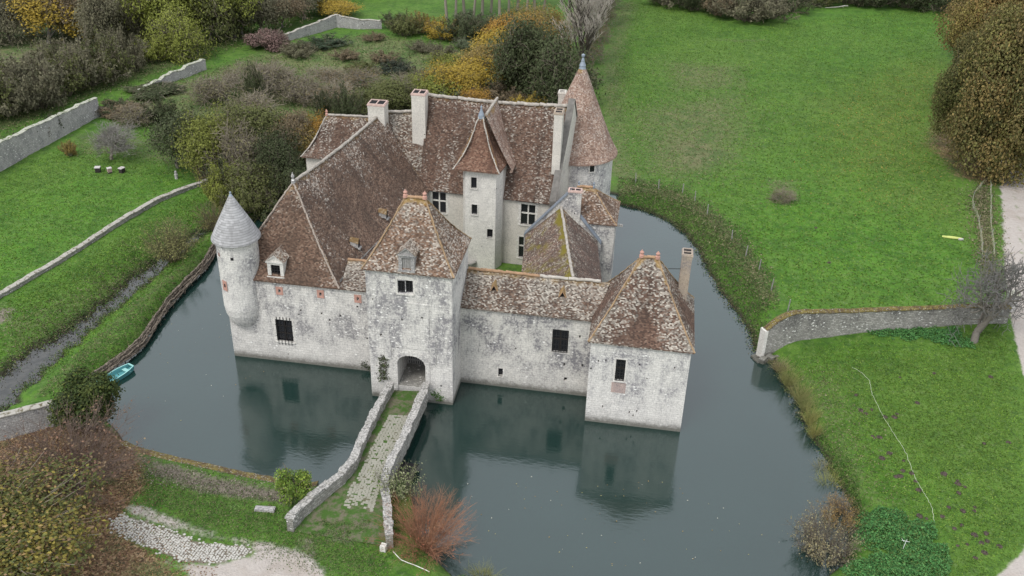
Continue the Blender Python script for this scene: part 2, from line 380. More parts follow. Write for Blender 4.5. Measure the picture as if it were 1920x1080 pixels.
def ridge(name, p0, p1, parent, mat, r=.13, sp=.34, sag=0., flare=None, up=.03, jit=.03):
    """A run of half-round ridge tiles, one mesh."""
    mb = MB(); p0, p1 = Vector(p0), Vector(p1); L = (p1-p0).length; N = max(2, int(L/sp)); d = (p1-p0).normalized()
    side = d.cross(Vector((0, 0, 1))).normalized(); nrm = side.cross(d)
    def at(t):
        p = p0.lerp(p1, t); p.z -= sag*math.sin(math.pi*t)
        if flare: p = p-nrm*(flare*math.sin(math.pi*min(1, t*1.15))*(1-t*.35))
        return p
    for i in range(N):
        a, b = at(i/N), at((i+1.12)/N if i < N-1 else 1.)
        j = Vector((rng0.uniform(-jit, jit), rng0.uniform(-jit, jit), up+rng0.uniform(0, jit)))
        ra, rb = r*rng0.uniform(1.0, 1.2), r*rng0.uniform(.8, .95)
        K = 6; A = []; B = []
        for k_ in range(K+1):
            th = math.pi*k_/K-.25+.5*k_/K*0
            th = -.3+(math.pi+.6)*k_/K
            A.append(a+j+side*math.cos(th)*ra+nrm*math.sin(th)*ra); B.append(b+j+side*math.cos(th)*rb+nrm*math.sin(th)*rb)
        for k_ in range(K): mb.face([A[k_], A[k_+1], B[k_+1], B[k_]])
        mb.face(A[::-1]); mb.face(B)
    return mb.build(name, M_[mat], parent)

def hip_roof(name, parent, c, rl, rr, mat, hipcap='hiporange', ridgecap='caplichen', flare=0., sag=0., nu=14, nv=12, mats=None, faces='frkl', caps=True):
    """c = eave corners FL, FR, BR, BL; rl/rr = ridge ends."""
    FL, FR, BR, BL = map(Vector, c); rl, rr = Vector(rl), Vector(rr)
    ms = mats or [mat]*4
    names = list(dict.fromkeys(ms)); ix = [names.index(m) for m in ms]
    mb = MB()
    if 'f' in faces: slope(mb, FL, FR, rr, rl, nu, nv, ix[0], flare, sag)
    if 'r' in faces: slope(mb, FR, BR, rr, rr, nu, nv, ix[1], flare)
    if 'k' in faces: slope(mb, BR, BL, rl, rr, nu, nv, ix[2], flare, sag)
    if 'l' in faces: slope(mb, BL, FL, rl, rl, nu, nv, ix[3], flare)
    o = mb.build(name, [M_[m] for m in names], parent)
    if caps:
        for a, b in ((FL, rl), (FR, rr), (BR, rr), (BL, rl)):
            ridge('hip_tiles', a, b, o.parent, hipcap, r=.065, sp=.3, flare=flare, up=-.03)
        if (rr-rl).length > .3: ridge('ridge_tiles', rl, rr, o.parent, ridgecap, r=.14, sag=sag)
    return o

def window(name, parent, c, ux, wd, ht, mats, surround=.16, inset=.2, mull=(1, 1), mw=.07, bars=None, fr=.04, sill=True, proud=.025, glassmat='glass'):
    """Window at centre-bottom c on a wall whose left-to-right unit vector is ux (outside = right hand)."""
    mb = MB(); ux = Vector((ux[0], ux[1], 0)).normalized(); n = Vector((ux.y, -ux.x, 0)); c = Vector(c)
    def bx(u0, u1, z0, z1, o0, o1, m):
        pts = [c+ux*u+n*o+Vector((0, 0, z)) for u, o, z in ((u0,o1,z0),(u1,o1,z0),(u1,o0,z0),(u0,o0,z0),(u0,o1,z1),(u1,o1,z1),(u1,o0,z1),(u0,o0,z1))]
        for q in ((0,1,5,4),(1,2,6,5),(2,3,7,6),(3,0,4,7),(4,5,6,7),(3,2,1,0)): mb.face([pts[i] for i in q], m)
    h = wd/2
    bx(-h, h, 0, ht, -inset-.02, -inset, 1)
    if surround:
        s = surround
        rr = random.Random(int(c.x*100))
        z = -s*.6
        while z < ht+s*.5:                                # toothed quoins either side
            hh = min(rr.uniform(.25, .38), ht+s-z)
            for sg in (-1, 1):
                ww = s*rr.uniform(.8, 1.9)
                a, b = (h, h+ww) if sg > 0 else (-h-ww, -h)
                bx(a, b, z, z+hh-.01, -.05, proud*rr.uniform(.7, 1.2), 0)
            z += hh
        bx(-h, h, ht, ht+s, -.05, proud, 0)
        if sill: bx(-h-s*.9, h+s*.9, -s*.7, 0, -.1, proud+.07, 0)
    nx, nz = mull
    for i in range(1, nx+1):
        u = -h+wd*i/(nx+1); bx(u-mw/2, u+mw/2, 0, ht, -inset+.001, -inset+.1, 2)
    for i in range(1, nz+1):
        z = ht*i/(nz+1) if nz != 1 else ht*.55; bx(-h, h, z-mw/2, z+mw/2, -inset+.002, -inset+.098, 2)
    if bars:
        nb, nh, over, out = bars
        for i in range(nb):
            u = -h+wd*(i+.5)/nb; bx(u-.025, u+.025, -over, ht+over, out, out+.05, 3)
        for i in range(nh):
            z = ht*(i+.5)/nh; bx(-h-.05, h+.05, z-.02, z+.02, out-.03, out-.002, 3)
    return mb.build(name, [M_[mats[0]], M_[glassmat], M_[mats[1]], M_['iron']], parent)

def finial(name, c, parent, mat, h=.5, r=.17):
    mb = MB(); x, y, z = c
    mb.lathe((x, y), [(r*1.1, z-.15), (r*1.0, z+h*.15), (r*.55, z+h*.3), (r*.85, z+h*.45), (r*.9, z+h*.6), (r*.5, z+h*.78), (r*.25, z+h*.85), (r*.3, z+h*.95), (0, z+h)], 12)
    return mb.build(name, M_[mat], parent, smooth=True)

def chimney(name, parent, x0, x1, y0, y1, z0, z1, mat='chimbrick', pots=0, cap=.07, capmat='pinkcap', rot=0.):
    mb = MB(); pv = ((x0+x1)/2, (y0+y1)/2, 0)
    mb.box((x0, y0, z0), (x1, y1, z1-.45), 0, rot, pv, skip='b')
    mb.box((x0-.03, y0-.03, z1-.45), (x1+.03, y1+.03, z1-.18), 0, rot, pv)
    mb.box((x0-cap, y0-cap, z1-.18), (x1+cap, y1+cap, z1-.04), 1, rot, pv)
    # flues: dark sheet painted as their shade between thin rims
    t = .1; nf = 2 if (x1-x0) > .8 or (y1-y0) > .8 else 1
    mb.box((x0, y0, z1-.04), (x1, y0+t, z1+.06), 1, rot, pv); mb.box((x0, y1-t, z1-.04), (x1, y1, z1+.06), 1, rot, pv)
    mb.box((x0, y0+t, z1-.04), (x0+t, y1-t, z1+.06), 1, rot, pv); mb.box((x1-t, y0+t, z1-.04), (x1, y1-t, z1+.06), 1, rot, pv)
    mb.box((x0+t, y0+t, z1-.04), (x1-t, y1-t, z1-.03), 2, rot, pv, skip='b')
    if nf == 2:
        if x1-x0 > y1-y0: m = (x0+x1)/2; mb.box((m-.05, y0+t, z1-.03), (m+.05, y1-t, z1+.05), 1, rot, pv)
        else: m = (y0+y1)/2; mb.box((x0+t, m-.05, z1-.03), (x1-t, m+.05, z1+.05), 1, rot, pv)
    return mb.build(name, [M_[mat], M_[capmat], M_['dark']], parent)

def px_hole(px0, py0, px1, py1, Y, x0, depth=.28, arch=0):
    a, b = onY(px0, py1, Y), onY(px1, py0, Y)
    return (a.x-x0, b.x-x0, min(a.z, b.z), max(a.z, b.z), depth, arch)

def dormer(name, parent, x, y, z, wd, ht, depth, shutter, roofmat='roof_gate', ux=(1, 0), frame='ashlar'):
    """Stone-fronted roof dormer, front centre-bottom at (x,y,z)."""
    mb = MB(); h = wd/2; gz = ht+wd*.42
    ow, oh = wd*.29, ht*.8
    def F_(pts, m): mb.face([(x+a, y+b, z+c) for a, b, c in pts], m)
    F_([(-h,0,0),(-ow,0,0),(-ow,0,ht),(-h,0,ht)], 0); F_([(ow,0,0),(h,0,0),(h,0,ht),(ow,0,ht)], 0)
    F_([(-ow,0,oh),(ow,0,oh),(ow,0,ht),(-ow,0,ht)], 0)
    F_([(-h,0,ht),(h,0,ht),(0,0,gz)], 0)
    F_([(-ow,0,0),(-ow,.2,0),(-ow,.2,oh),(-ow,0,oh)], 0); F_([(ow,0,oh),(ow,.2,oh),(ow,.2,0),(ow,0,0)], 0); F_([(-ow,0,oh),(-ow,.2,oh),(ow,.2,oh),(ow,0,oh)], 0)
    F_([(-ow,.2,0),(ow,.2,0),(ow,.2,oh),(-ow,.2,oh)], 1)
    F_([(h,0,0),(h,depth,0),(h,depth,ht),(h,0,ht)], 0); F_([(-h,depth,0),(-h,0,0),(-h,0,ht),(-h,depth,ht)], 0)
    # pediment mouldings, sill
    mb.box((x-h-.1, y-.12, z+ht-.07), (x+h+.1, y-.003, z+ht+.06), 0); mb.box((x-h-.06, y-.14, z-.1), (x+h+.06, y-.003, z+.05), 0)
    for sg in (-1, 1):
        F_([(sg*(h+.14),-.12,ht-.02),(0,-.12,gz+.12),(0,-.12,gz),(sg*(h+.02),-.12,ht+.02)][::sg], 0)
        a, b, c_, d_ = (sg*(h+.16),-.14,ht+.0), (sg*(h+.16),depth,ht+.0), (0,depth,gz+.16), (0,-.14,gz+.16)
        q = [a, b, c_, d_] if sg > 0 else [d_, c_, b, a]
        mb.face([(x+p[0], y+p[1], z+p[2]) for p in q], 2, at=[(.7, .5, 1, 1)]*4)
    if shutter:
        for i in range(4):
            u0 = -ow+.01+2*ow*i/4; mb.box((x+u0, y+.12, z+.03), (x+u0+2*ow/4-.02, y+.17, z+oh-.03), 3)
    else:
        for i in range(1, 3): u = -ow+2*ow*i/3; mb.box((x+u-.02, y+.08, z), (x+u+.02, y+.14, z+oh), 4)
        for i in range(1, 4): zz = oh*i/4; mb.box((x-ow, y+.085, z+zz-.02), (x+ow, y+.135, z+zz+.02), 4)
    o = mb.build(name, [M_[frame], M_['dark'], M_[roofmat], M_['oak'], M_['iron']], parent)
    return o

# ------------------------------------------------------------------ THE CASTLE
castle = empty('moated_castle', (-18, 84, 0), 'pale limestone castle with steep brown tiled roofs and towers standing in the moat', 'castle')
castle_inv = Matrix.Translation((18, -84, 0))
def cpart(o):
    if o.parent is castle: o.matrix_parent_inverse = castle_inv
    return o
def cbuild(mb, name, mats): return cpart(mb.build(name, mats, castle))
def volume(name, mb, mats, label=None):
    o = cbuild(mb, name, mats)
    if label: o['label'] = label
    return o
ZB = -1.6
# --- gatehouse
gx0, gx1, gy0, gy1, gz = -22.14, -14.75, 67.46, 74.2, 13.2
mb = MB()
arch = (gx0*0+(-19.72)-gx0, -17.18-gx0, 1.5, 4.8, 3.6, .95, False)
hs_ = [arch, px_hole(746, 527, 759, 549, gy0, gx0, .3), px_hole(761, 527, 774, 549, gy0, gx0, .3)]
for hx, hy in ((746, 581), (783, 583), (746, 649), (790, 652), (714, 628)): hs_.append(px_hole(hx-2.2, hy-2, hx+2.2, hy+2.5, gy0, gx0, .35))
wall(mb, (gx0, gy0), (gx1, gy0), ZB, gz, hs_)
wall(mb, (gx1, gy0), (gx1, gy1), ZB, gz); wall(mb, (gx1, gy1), (gx0, gy1), ZB, gz); wall(mb, (gx0, gy1), (gx0, gy0), ZB, gz)
# drawbridge recess rendered as two flat pilasters and a head, proud of the wall, over the gate
for a, b in ((-20.75, -20.2), (-16.75, -16.2)): mb.box((a, gy0-.07, 4.2), (b, gy0+.02, 6.6), 0)
mb.box((-20.2, gy0-.05, 5.6), (-16.75, gy0+.02, 10.2), 2)
# arch voussoirs
ca, ra, rb = -18.45, 1.27, 1.27
for i in range(13):
    t0, t1 = math.pi*i/13, math.pi*(i+1)/13-.02
    def A(t, k_): return (ca+math.cos(t)*(1.29+k_*.4), gy0-.06, 3.85+math.sin(t)*(.97+k_*.42))
    q = [A(t0, 0), A(t0, 1), A(t1, 1), A(t1, 0)]
    bk = [(p[0], gy0+.02, p[2]) for p in q]
    mb.face(q, 2)
    for j in range(4): mb.face([q[j], q[(j+1) % 4], bk[(j+1) % 4], bk[j]][::-1], 2)
for sx in (-20.08, -17.16):
    z = 1.0
    while z < 3.85: mb.box((sx, gy0-.06+rng0.uniform(-.02, .02), z), (sx+.4, gy0+.02, min(3.85, z+.42)), 2); z += .44
# rough quoins on the corners
for sx, dx in ((gx0, 1), (gx1, -1)):
    z = .2; i = 0
    while z < gz-.4:
        ww = .55 if i % 2 else .34; h_ = rng0.uniform(.3, .42)
        a, b = sorted((sx-dx*.015, sx+dx*ww)); mb.box((a, gy0-.018, z), (b, gy0+.02, z+h_-.015), 2); z += h_; i += 1
# passage floor, ceiling and inner sides
mb.box((-19.9, gy0+.01, 1.2), (-17.0, 75, 1.52), 3)
gatehouse = volume('gatehouse', mb, [M_['gate_wall'], M_['dark'], M_['gate_wall'], M_['rubble']], 'tall square gatehouse with arched gateway and steep pyramid roof')
hip_roof('roof', gatehouse, [(gx0-.25, gy0-.25, gz), (gx1+.25, gy0-.25, gz), (gx1+.25, gy1+.25, gz), (gx0-.25, gy1+.25, gz)], (-19.4, 70.85, 18.35), (-17.75, 70.85, 18.4), 'roof_gate', flare=.22)
for x in (-19.4, -17.75): finial('ridge_finial', (x, 70.85, 18.5), gatehouse, 'brickred', .55, .2)
mb = MB(); mb.box((gx0-.12, gy0-.12, gz-.28), (gx1+.12, gy1+.12, gz-.1), 0); mb.build('cornice', M_['gate_wall'], gatehouse)
mb = MB()                                                     # twin-light window
for a, b in ((746, 759), (761, 774)):
    h_ = px_hole(a, 527, b, 549, gy0, 0.)
    mb.box((h_[0], gy0+.22, h_[2]), (h_[1], gy0+.24, h_[3]), 1)
    for i in range(1, 3): z = h_[2]+(h_[3]-h_[2])*i/3; mb.box((h_[0], gy0+.15, z-.02), (h_[1], gy0+.2, z+.02), 3)
    m = (h_[0]+h_[1])/2; mb.box((m-.02, gy0+.14, h_[2]), (m+.02, gy0+.21, h_[3]), 3)
a, b = px_hole(746, 527, 774, 549, gy0, 0.)[:2]; zl, zh = px_hole(746, 527, 774, 549, gy0, 0.)[2:4]
for i in range(4):
    for sg in (-1, 1):
        ww = .38 if i % 2 else .2; z0_, z1_ = zl-.05+(zh-zl+.1)*i/4, zl-.05+(zh-zl+.1)*(i+1)/4-.01
        xx = sorted((a, a-ww)) if sg < 0 else (b, b+ww); mb.box((xx[0], gy0-.03, z0_), (xx[1], gy0+.02, z1_), 0)
for i in range(8):
    t0, t1 = math.pi*i/8, math.pi*(i+1)/8; m = (a+b)/2; hw = (b-a)/2+.2
    mb.face([(m+hw*math.cos(t0), gy0-.03, zh+.03+.38*math.sin(t0)), (m, gy0-.03, zh+.03), (m+hw*math.cos(t1), gy0-.03, zh+.03+.38*math.sin(t1))][::-1], 0)
mb.box((a-.1, gy0-.08, zl-.14), (b+.1, gy0+.02, zl-.01), 0)
mb.build('window', [M_['ashlar'], M_['glass'], M_['ashlar'], M_['iron']], gatehouse)
dormer('dormer', gatehouse, -18.55, gy0-.1, 13.35, 1.35, 1.45, 2.2, True, frame='garden_stone')
mb = MB()                                                     # wooden gate of pales deep in the passage
for i in range(12):
    x = -19.68+2.5*i/12; mb.box((x, 70.85, 1.53), (x+.12, 70.9, 3.6), 0); mb.face([(x, 70.85, 3.6), (x+.12, 70.85, 3.6), (x+.06, 70.87, 3.85)], 0)
for z in (1.9, 3.2): mb.box((-19.68, 70.91, z), (-17.2, 70.97, z+.14), 0)
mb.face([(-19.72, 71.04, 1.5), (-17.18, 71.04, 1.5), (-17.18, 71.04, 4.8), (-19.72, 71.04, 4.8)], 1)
mb.build('gate', [M_['oak'], M_['dark']], gatehouse)

# --- left wing
mb = MB()
WFL, WFR, WBR, WBL = (-36.73, 71.1), (-22.1, 71.1), (-22.7, 92.4), (-33.0, 97)
hl = [px_hole(517, 600, 550, 640, 71.1, -36.73, .35)]
for hx, hy in ((618, 600), (638, 592), (564, 582), (588, 535), (680, 544), (603, 588), (670, 575)): hl.append(px_hole(hx-1.6, hy-1.6, hx+1.6, hy+2, 71.1, -36.73, .3))
for hx, hy in ((524, 545), (601, 551), (671, 560)): hl.append(px_hole(hx-1.8, hy-2.5, hx+1.8, hy+3, 71.1, -36.73, .3))
wall(mb, WFL, WFR, ZB, 8.85, hl)
wall(mb, (-25.9, 71.5), WBR, ZB, 9.3); wall(mb, WBR, WBL, ZB, 8.85); wall(mb, WBL, WFL, ZB, 8.85)
mb.box((-36.75, 71.02, 8.66), (-22.15, 71.3, 8.84), 0)
left_wing = volume('hipped_range', mb, [M_['wall'], M_['dark']], 'long left-hand range with a great hipped brown tile roof')
for hx, hy in ((524, 545), (601, 551), (671, 560)):          # terracotta loophole surrounds
    p = onY(hx, hy, 71.1); mb = MB(); h_ = px_hole(hx-1.8, hy-2.5, hx+1.8, hy+3, 71.1, 0.)
    x0, x1, z0, z1 = p.x-.33, p.x+.33, p.z-.42, p.z+.4
    for q in (((x0, z0), (h_[0], z1)), ((h_[1], z0), (x1, z1)), ((h_[0], z0), (h_[1], h_[2])), ((h_[0], h_[3]), (h_[1], z1))):
        mb.box((q[0][0], 71.065, q[0][1]), (q[1][0], 71.12, q[1][1]), 0)
    mb.build('loophole', M_['brickred'], left_wing)
p = onY(533.5, 640, 71.1); q = onY(533.5, 600, 71.1)
window('window', left_wing, ((p.x+q.x)/2, 71.1, p.z), (1, 0), 1.6, q.z-p.z, ('ashlar', 'darkwood'), .18, .3, (1, 2), .06, (5, 2, .32, .06))
FL, FR, BR, BL = (-36.9, 70.85, 8.8), (-25.75, 70.85, 8.8), (-22.5, 92.6, 9.3), (-33.2, 97, 8.8)
RF, RB = (-31.35, 76.3, 16.2), (-28.45, 95.2, 16.4)
mb = MB()
slope(mb, FL, FR, RF, RF, 20, 18, 0, .35); slope(mb, FR, BR, RB, RF, 40, 18, 1, .4, .25); slope(mb, BL, FL, RF, RB, 30, 12, 1, .3, .25)
mb.build('roof', [M_['roof_hip'], M_['roof_wing']], left_wing)
ridge('hip_tiles', FL, RF, left_wing, 'hipgrey', .085, .3, flare=.35, up=-.03); ridge('hip_tiles', FR, RF, left_wing, 'hipgrey', .085, .3, flare=.35, up=-.03)
ridge('ridge_tiles', RF, RB, left_wing, 'cappale', .15, .34, sag=.25)
finial('ridge_finial', (RF[0], RF[1], RF[2]+.1), left_wing, 'garden_stone', .9, .17)
p = onY(518, 519, 71.25); dormer('dormer', left_wing, p.x, 71.25, p.z, 1.5, 1.5, 2.0, False)
for px_, py_, t in ((664, 452, .25), (716, 400, .5)):        # two small broken roof vents on the courtyard slope
    mb = MB(); best = None
    a_, b_ = Vector(FR).lerp(Vector(BR), t), Vector(RF).lerp(Vector(RB), t)
    c_ = min((Vector(FR).lerp(Vector(BR), s_/60).lerp(Vector(RF).lerp(Vector(RB), s_/60), u_/40) for s_ in range(61) for u_ in range(41)),
             key=lambda v: ((960+F*(v-Vector((0,0,H))).dot(RT)/depth(v))-px_)**2+((540-F*(v-Vector((0,0,H))).dot(UP)/depth(v))-py_)**2)
    x, y, z = c_.x, c_.y, c_.z
    SV = .62
    V_ = lambda q: [(x+(p[0]-x)*SV, y+(p[1]-y)*SV, z+.05+(p[2]-z)*SV) for p in q]
    for s_ in (-1, 1):
        q_ = [(x+.75, y+s_*.5, z-.15), (x-.6, y+s_*.5, z+.2), (x-.6, y, z+.75), (x+.75, y, z+.62)]
        q_ = V_(q_); mb.face(q_ if s_ < 0 else q_[::-1], 0)
        mb.face(V_([(x+.7, y+s_*.45, z-.9), (x+.7, y+s_*.45, z-.1), (x-.5, y+s_*.45, z+.2), (x-.5, y+s_*.45, z-.6)]), 2)
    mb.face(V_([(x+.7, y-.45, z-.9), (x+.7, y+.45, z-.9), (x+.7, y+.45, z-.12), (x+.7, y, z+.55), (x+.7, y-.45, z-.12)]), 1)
    mb.box((x+.42, y-.3, z-.62), (x+.62, y+.3, z-.5), 2)
    mb.build('roof_vent', [M_['roof_nomoss'], M_['dark'], M_['garden_stone']], left_wing)
# small roof between range and gatehouse
mb = MB(); slope(mb, (-25.7, 70.8, 8.85), (-22.16, 70.8, 8.85), (-22.16, 74.2, 9.95), (-25.9, 74.2, 9.95), 8, 8, 0, .05, sides=False)
o_ = mb.build('link_roof', M_['roof_curtain'], left_wing)
ridge('ridge_tiles', (-25.9, 74.2, 9.95), (-22.2, 74.2, 9.95), left_wing, 'caplichen', .13)
wall_mb = MB(); wall(wall_mb, (-22.2, 74.4), (-25.9, 74.4), 4, 9.8); wall_mb.build('link_wall', [M_['plaster'], M_['dark']], left_wing)

# --- corner turret
tx, ty = -35.36, 71.8
mb = MB(); mb.lathe((tx, ty), [(1.15, 3.7), (1.5, 4.3), (1.74, 5.0), (1.84, 5.7), (1.84, 12.72)], 40)
turret = volume('corner_turret', mb, [M_['tower_wall']], 'slim round turret with a pale conical stone roof')
for p_ in turret.data.polygons: p_.use_smooth = True
mb = MB(); mb.lathe((tx, ty), [(1.85, 12.5), (2.18, 12.5), (2.16, 12.62), (1.98, 12.95), (1.6, 13.75), (1.1, 14.7), (.6, 15.68), (.2, 16.45), (.12, 16.55)], 40); mb.build('roof', M_['roof_slate'], turret)
mb = MB(); mb.lathe((tx, ty), [(.34, 16.15), (.12, 16.6), (.06, 16.68), (.1, 16.76), (.06, 16.88), (0, 16.9)], 16); mb.build('lead_cap', M_['lead'], turret, True)
def on_cyl(px, py, cx, cy, r):
    d = ray(px, py); o_ = Vector((-cx, -cy)); dd = Vector((d.x, d.y)); a = dd.dot(dd); b = 2*dd.dot(o_); c = o_.dot(o_)-r*r
    t = (-b-math.sqrt(max(0, b*b-4*a*c)))/(2*a); return d*t+Vector((0, 0, H))
for i, (hx, hy, sw, red_) in enumerate(((422, 535, .3, True), (435, 486, .13, False), (411, 477, .1, True))):
    p = on_cyl(hx, hy, tx, ty, 1.84); n = Vector((p.x-tx, p.y-ty, 0)).normalized(); t = Vector((-n.y, n.x, 0)); mb = MB()
    def Q(w0, w1, z0, z1, off, m): mb.face([p+t*w0+n*off+Vector((0,0,z0)), p+t*w1+n*off+Vector((0,0,z0)), p+t*w1+n*off+Vector((0,0,z1)), p+t*w0+n*off+Vector((0,0,z1))], m)
    if red_: Q(-sw, sw, -.55*sw/.3, .5*sw/.3, .03, 0); Q(-.1*sw/.3, .1*sw/.3, -.18, .15, .034, 1)
    else: Q(-sw, sw, -.14, .14, .02, 1)
    mb.build('loophole', [M_['brickred'], M_['dark']], turret)

# --- curtain range on the right
mb = MB(); cx0, cx1, cy = -14.75, -2.95, 71.05
hc = [px_hole(1034, 620, 1067, 659, cy, cx0, .3), px_hole(934, 691, 943, 705, cy, cx0, .35), px_hole(1057, 708, 1063, 714, cy, cx0, .3), px_hole(1056, 681, 1060, 686, cy, cx0, .3), px_hole(1090, 683, 1094, 688, cy, cx0, .3), px_hole(1085, 629, 1089, 634, cy, cx0, .3)]
wall(mb, (cx0, cy), (cx1, cy), ZB, 8.28, hc); wall(mb, (cx1, 76.6), (cx0, 76.6), 1, 8.28)
mb.box((cx0, cy-.1, 8.06), (cx1-.02, cy+.2, 8.26), 0)
curtain = volume('curtain_range', mb, [M_['curtain_wall'], M_['dark']], 'low front range with a white lichened roof right of the gatehouse')
mb = MB(); slope(mb, (cx0+.02, cy-.25, 8.25), (cx1, cy-.25, 8.25), (cx1+1.0, 73.95, 10.4), (cx0+.02, 73.95, 10.4), 40, 10, 0, .05, .08, sides=False)
slope(mb, (cx1, 76.9, 8.25), (cx0+.02, 76.9, 8.25), (cx0+.02, 73.95, 10.4), (cx1, 73.95, 10.4), 30, 8, 0, 0, .08, sides=False)
mb.build('roof', M_['roof_curtain'], curtain)
ridge('ridge_tiles', (cx0+.1, 73.95, 10.4), (-8.2, 73.95, 10.33), curtain, 'caplichen', .15, .36, jit=.05); ridge('ridge_tiles', (-8.2, 73.95, 10.33), (cx1+.2, 73.95, 10.4), curtain, 'capgrey', .15, .36, jit=.05)
a = hc[0]; window('window', curtain, (cx0+(a[0]+a[1])/2, cy, a[2]), (1, 0), a[1]-a[0], a[3]-a[2], ('curtain_wall', 'darkwood'), .12, .26, (1, 1), .1, (6, 5, -.02, -.1))
a = hc[1]; window('small_window', curtain, (cx0+(a[0]+a[1])/2, cy, a[2]), (1, 0), a[1]-a[0], a[3]-a[2], ('ashlar', 'darkwood'), .08, .3, (0, 0), .05)
for hx, hy in ((927, 541), (1055, 553)):                      # tiny gabled tile vents
    d = ray(hx, hy); s_ = (10.4-8.25)/(73.95-cy+.25)
    t = (8.25-H-s_*(cy-.25))/(d.z-s_*d.y); p = Vector((0, 0, H))+d*t; mb = MB()
    for sg in (-1, 1):
        q = [p+Vector((sg*.34, -.2, -.2)), p+Vector((sg*.34, .5, .12)), p+Vector((0, .9, .55)), p+Vector((0, -.28, .5))]
        mb.face(q if sg > 0 else q[::-1], 0)
    mb.face([p+Vector((-.26, -.1, -.1)), p+Vector((.26, -.1, -.1)), p+Vector((0, -.1, .4))], 1)
    mb.tube([p+Vector((-.3, -.2, -.12)), p+Vector((0, -.24, .46)), p+Vector((.3, -.2, -.12))], [.06]*3, 5, 2)
    mb.build('roof_vent', [M_['roof_gate'], M_['dark'], M_['caplichen']], curtain)

# --- square corner tower on the right
ax0, ax1, ay0, ay1, az = -2.93, 5.36, 67.47, 76.0, 8.42
mb = MB(); ht = [px_hole(1152, 675, 1174, 713, ay0, ax0, .3)]
for hx, hy in ((1199, 684), (1122, 677), (1265, 690), (1136, 676), (1180, 773), (1194, 771), (1187, 779), (1130, 762)): ht.append(px_hole(hx-1.6, hy-1.6, hx+1.6, hy+1.8, ay0, ax0, .3))
wall(mb, (ax0, ay0), (ax1, ay0), ZB, az, ht); wall(mb, (ax1, ay0), (ax1, ay1), ZB, az); wall(mb, (ax1, ay1), (ax0, ay1), ZB, az); wall(mb, (ax0, ay1), (ax0, ay0), ZB, az)
mb.box((ax0-.1, ay0-.1, az-.22), (ax1+.1, ay1+.1, az-.06), 0)
a = px_hole(1145, 719, 1174, 735, ay0, 0.)
mb.box((a[0], ay0-.012, a[2]), (a[1], ay0+.02, a[3]), 2)
sq = volume('corner_tower', mb, [M_['tower_wall'], M_['dark'], stone_mat('patched_brick', (.45, .33, .29), (.55, .45, .4), bw=.3, bh=.11, white=0, damp=False)], 'square white corner tower with a lichened pyramid roof')
hip_roof('roof', sq, [(ax0-.25, ay0-.25, az), (ax1+.25, ay0-.25, az), (ax1+.25, ay1+.25, az), (ax0-.25, ay1+.25, az)], (.52, 71.75, 14.4), (1.85, 71.75, 14.45), 'roof_tower', flare=.18)
for x in (.52, 1.85): finial('ridge_finial', (x, 71.75, 14.55), sq, 'brickred', .55, .2)
a = ht[0]; window('window', sq, (ax0+(a[0]+a[1])/2, ay0, a[2]), (1, 0), a[1]-a[0], a[3]-a[2], ('ashlar', 'darkwood'), .12, .26, (0, 1), .09, (3, 7, -.02, -.1))
chimney('chimney', sq, 3.95, 4.78, 73.5, 74.7, 9.0, 14.1, 'chimbrick', capmat='chimbrick')
mb = MB(); mb.tube([(2.9, 74.0, 12.35), (3.95, 74.0, 12.45)], [.03, .03], 5); mb.build('tie_rod', M_['iron'], sq)

# --- courtyard lodge with mossy roof
LL0, LL1, LR0, LR1 = (-11.45, 88.0, 7.25), (-10.1, 74.4, 7.25), (-4.0, 88.0, 7.25), (-2.2, 74.4, 7.25); LRa, LRb = (-7.9, 88.0, 10.65), (-5.25, 74.0, 10.5)
mb = MB(); wall(mb, (LL0[0]+.3, 88.0), (LL1[0]+.3, 77.3), 0, 7.25); wall(mb, (LR1[0]-.9, 77.3), (LR0[0]-.3, 88.0), ZB, 7.25)
# rear gable rising above the roof with a lead-grey coping
g0, g1, ga = Vector((-11.6, 88.02, 7.1)), Vector((-3.6, 88.02, 6.9)), Vector((-7.5, 88.02, 11.9))
gt = Vector((-7.0, 88.02, 12.5))
for yy, fl in ((88.02, 1), (88.5, -1)):
    q = [(g0.x, yy, 1), (g1.x, yy, 1), (g1.x, yy, g1.z), (-5.9, yy, 9.7), (gt.x, yy, gt.z), (ga.x-.2, yy, ga.z-.1), (g0.x, yy, g0.z)]
    mb.face(q[::fl], 0)
def cop(a, b, w_=.34, t_=.16, m=2):
    a, b = Vector(a), Vector(b)
    for dz in (0,):
        q = [a+Vector((0, -.12, 0)), b+Vector((0, -.12, 0)), b+Vector((0, .62, 0)), a+Vector((0, .62, 0))]
        up_ = Vector((0, 0, t_))
        mb.face([p+up_ for p in q], m); mb.face([q[0], q[1], q[1]+up_, q[0]+up_], m); mb.face([q[1], q[2], q[2]+up_, q[1]+up_], m); mb.face([q[3], q[0], q[0]+up_, q[3]+up_], m)
cop((g0.x, 88.02, g0.z), (gt.x, 88.02, gt.z)); cop((-5.9, 88.02, 9.65), (g1.x, 88.02, g1.z))
lodge = volume('courtyard_lodge', mb, [M_['wall'], M_['dark'], M_['lead']], 'small courtyard building with a mossy gabled roof')
mb = MB(); slope(mb, LL0, LL1, LRb, LRa, 22, 12, 0, .05, .1, sides=False); slope(mb, LR1, LR0, LRa, LRb, 22, 12, 1, .05, .1)
mb.build('roof', [M_['roof_moss'], M_['roof_nomoss']], lodge)
ridge('ridge_tiles', LRa, LRb, lodge, 'cappale', .13, .34, sag=.1)
chimney('chimney', lodge, -7.25, -5.95, 87.9, 88.65, 8.6, 12.6, 'curtain_wall', capmat='pinkcap')

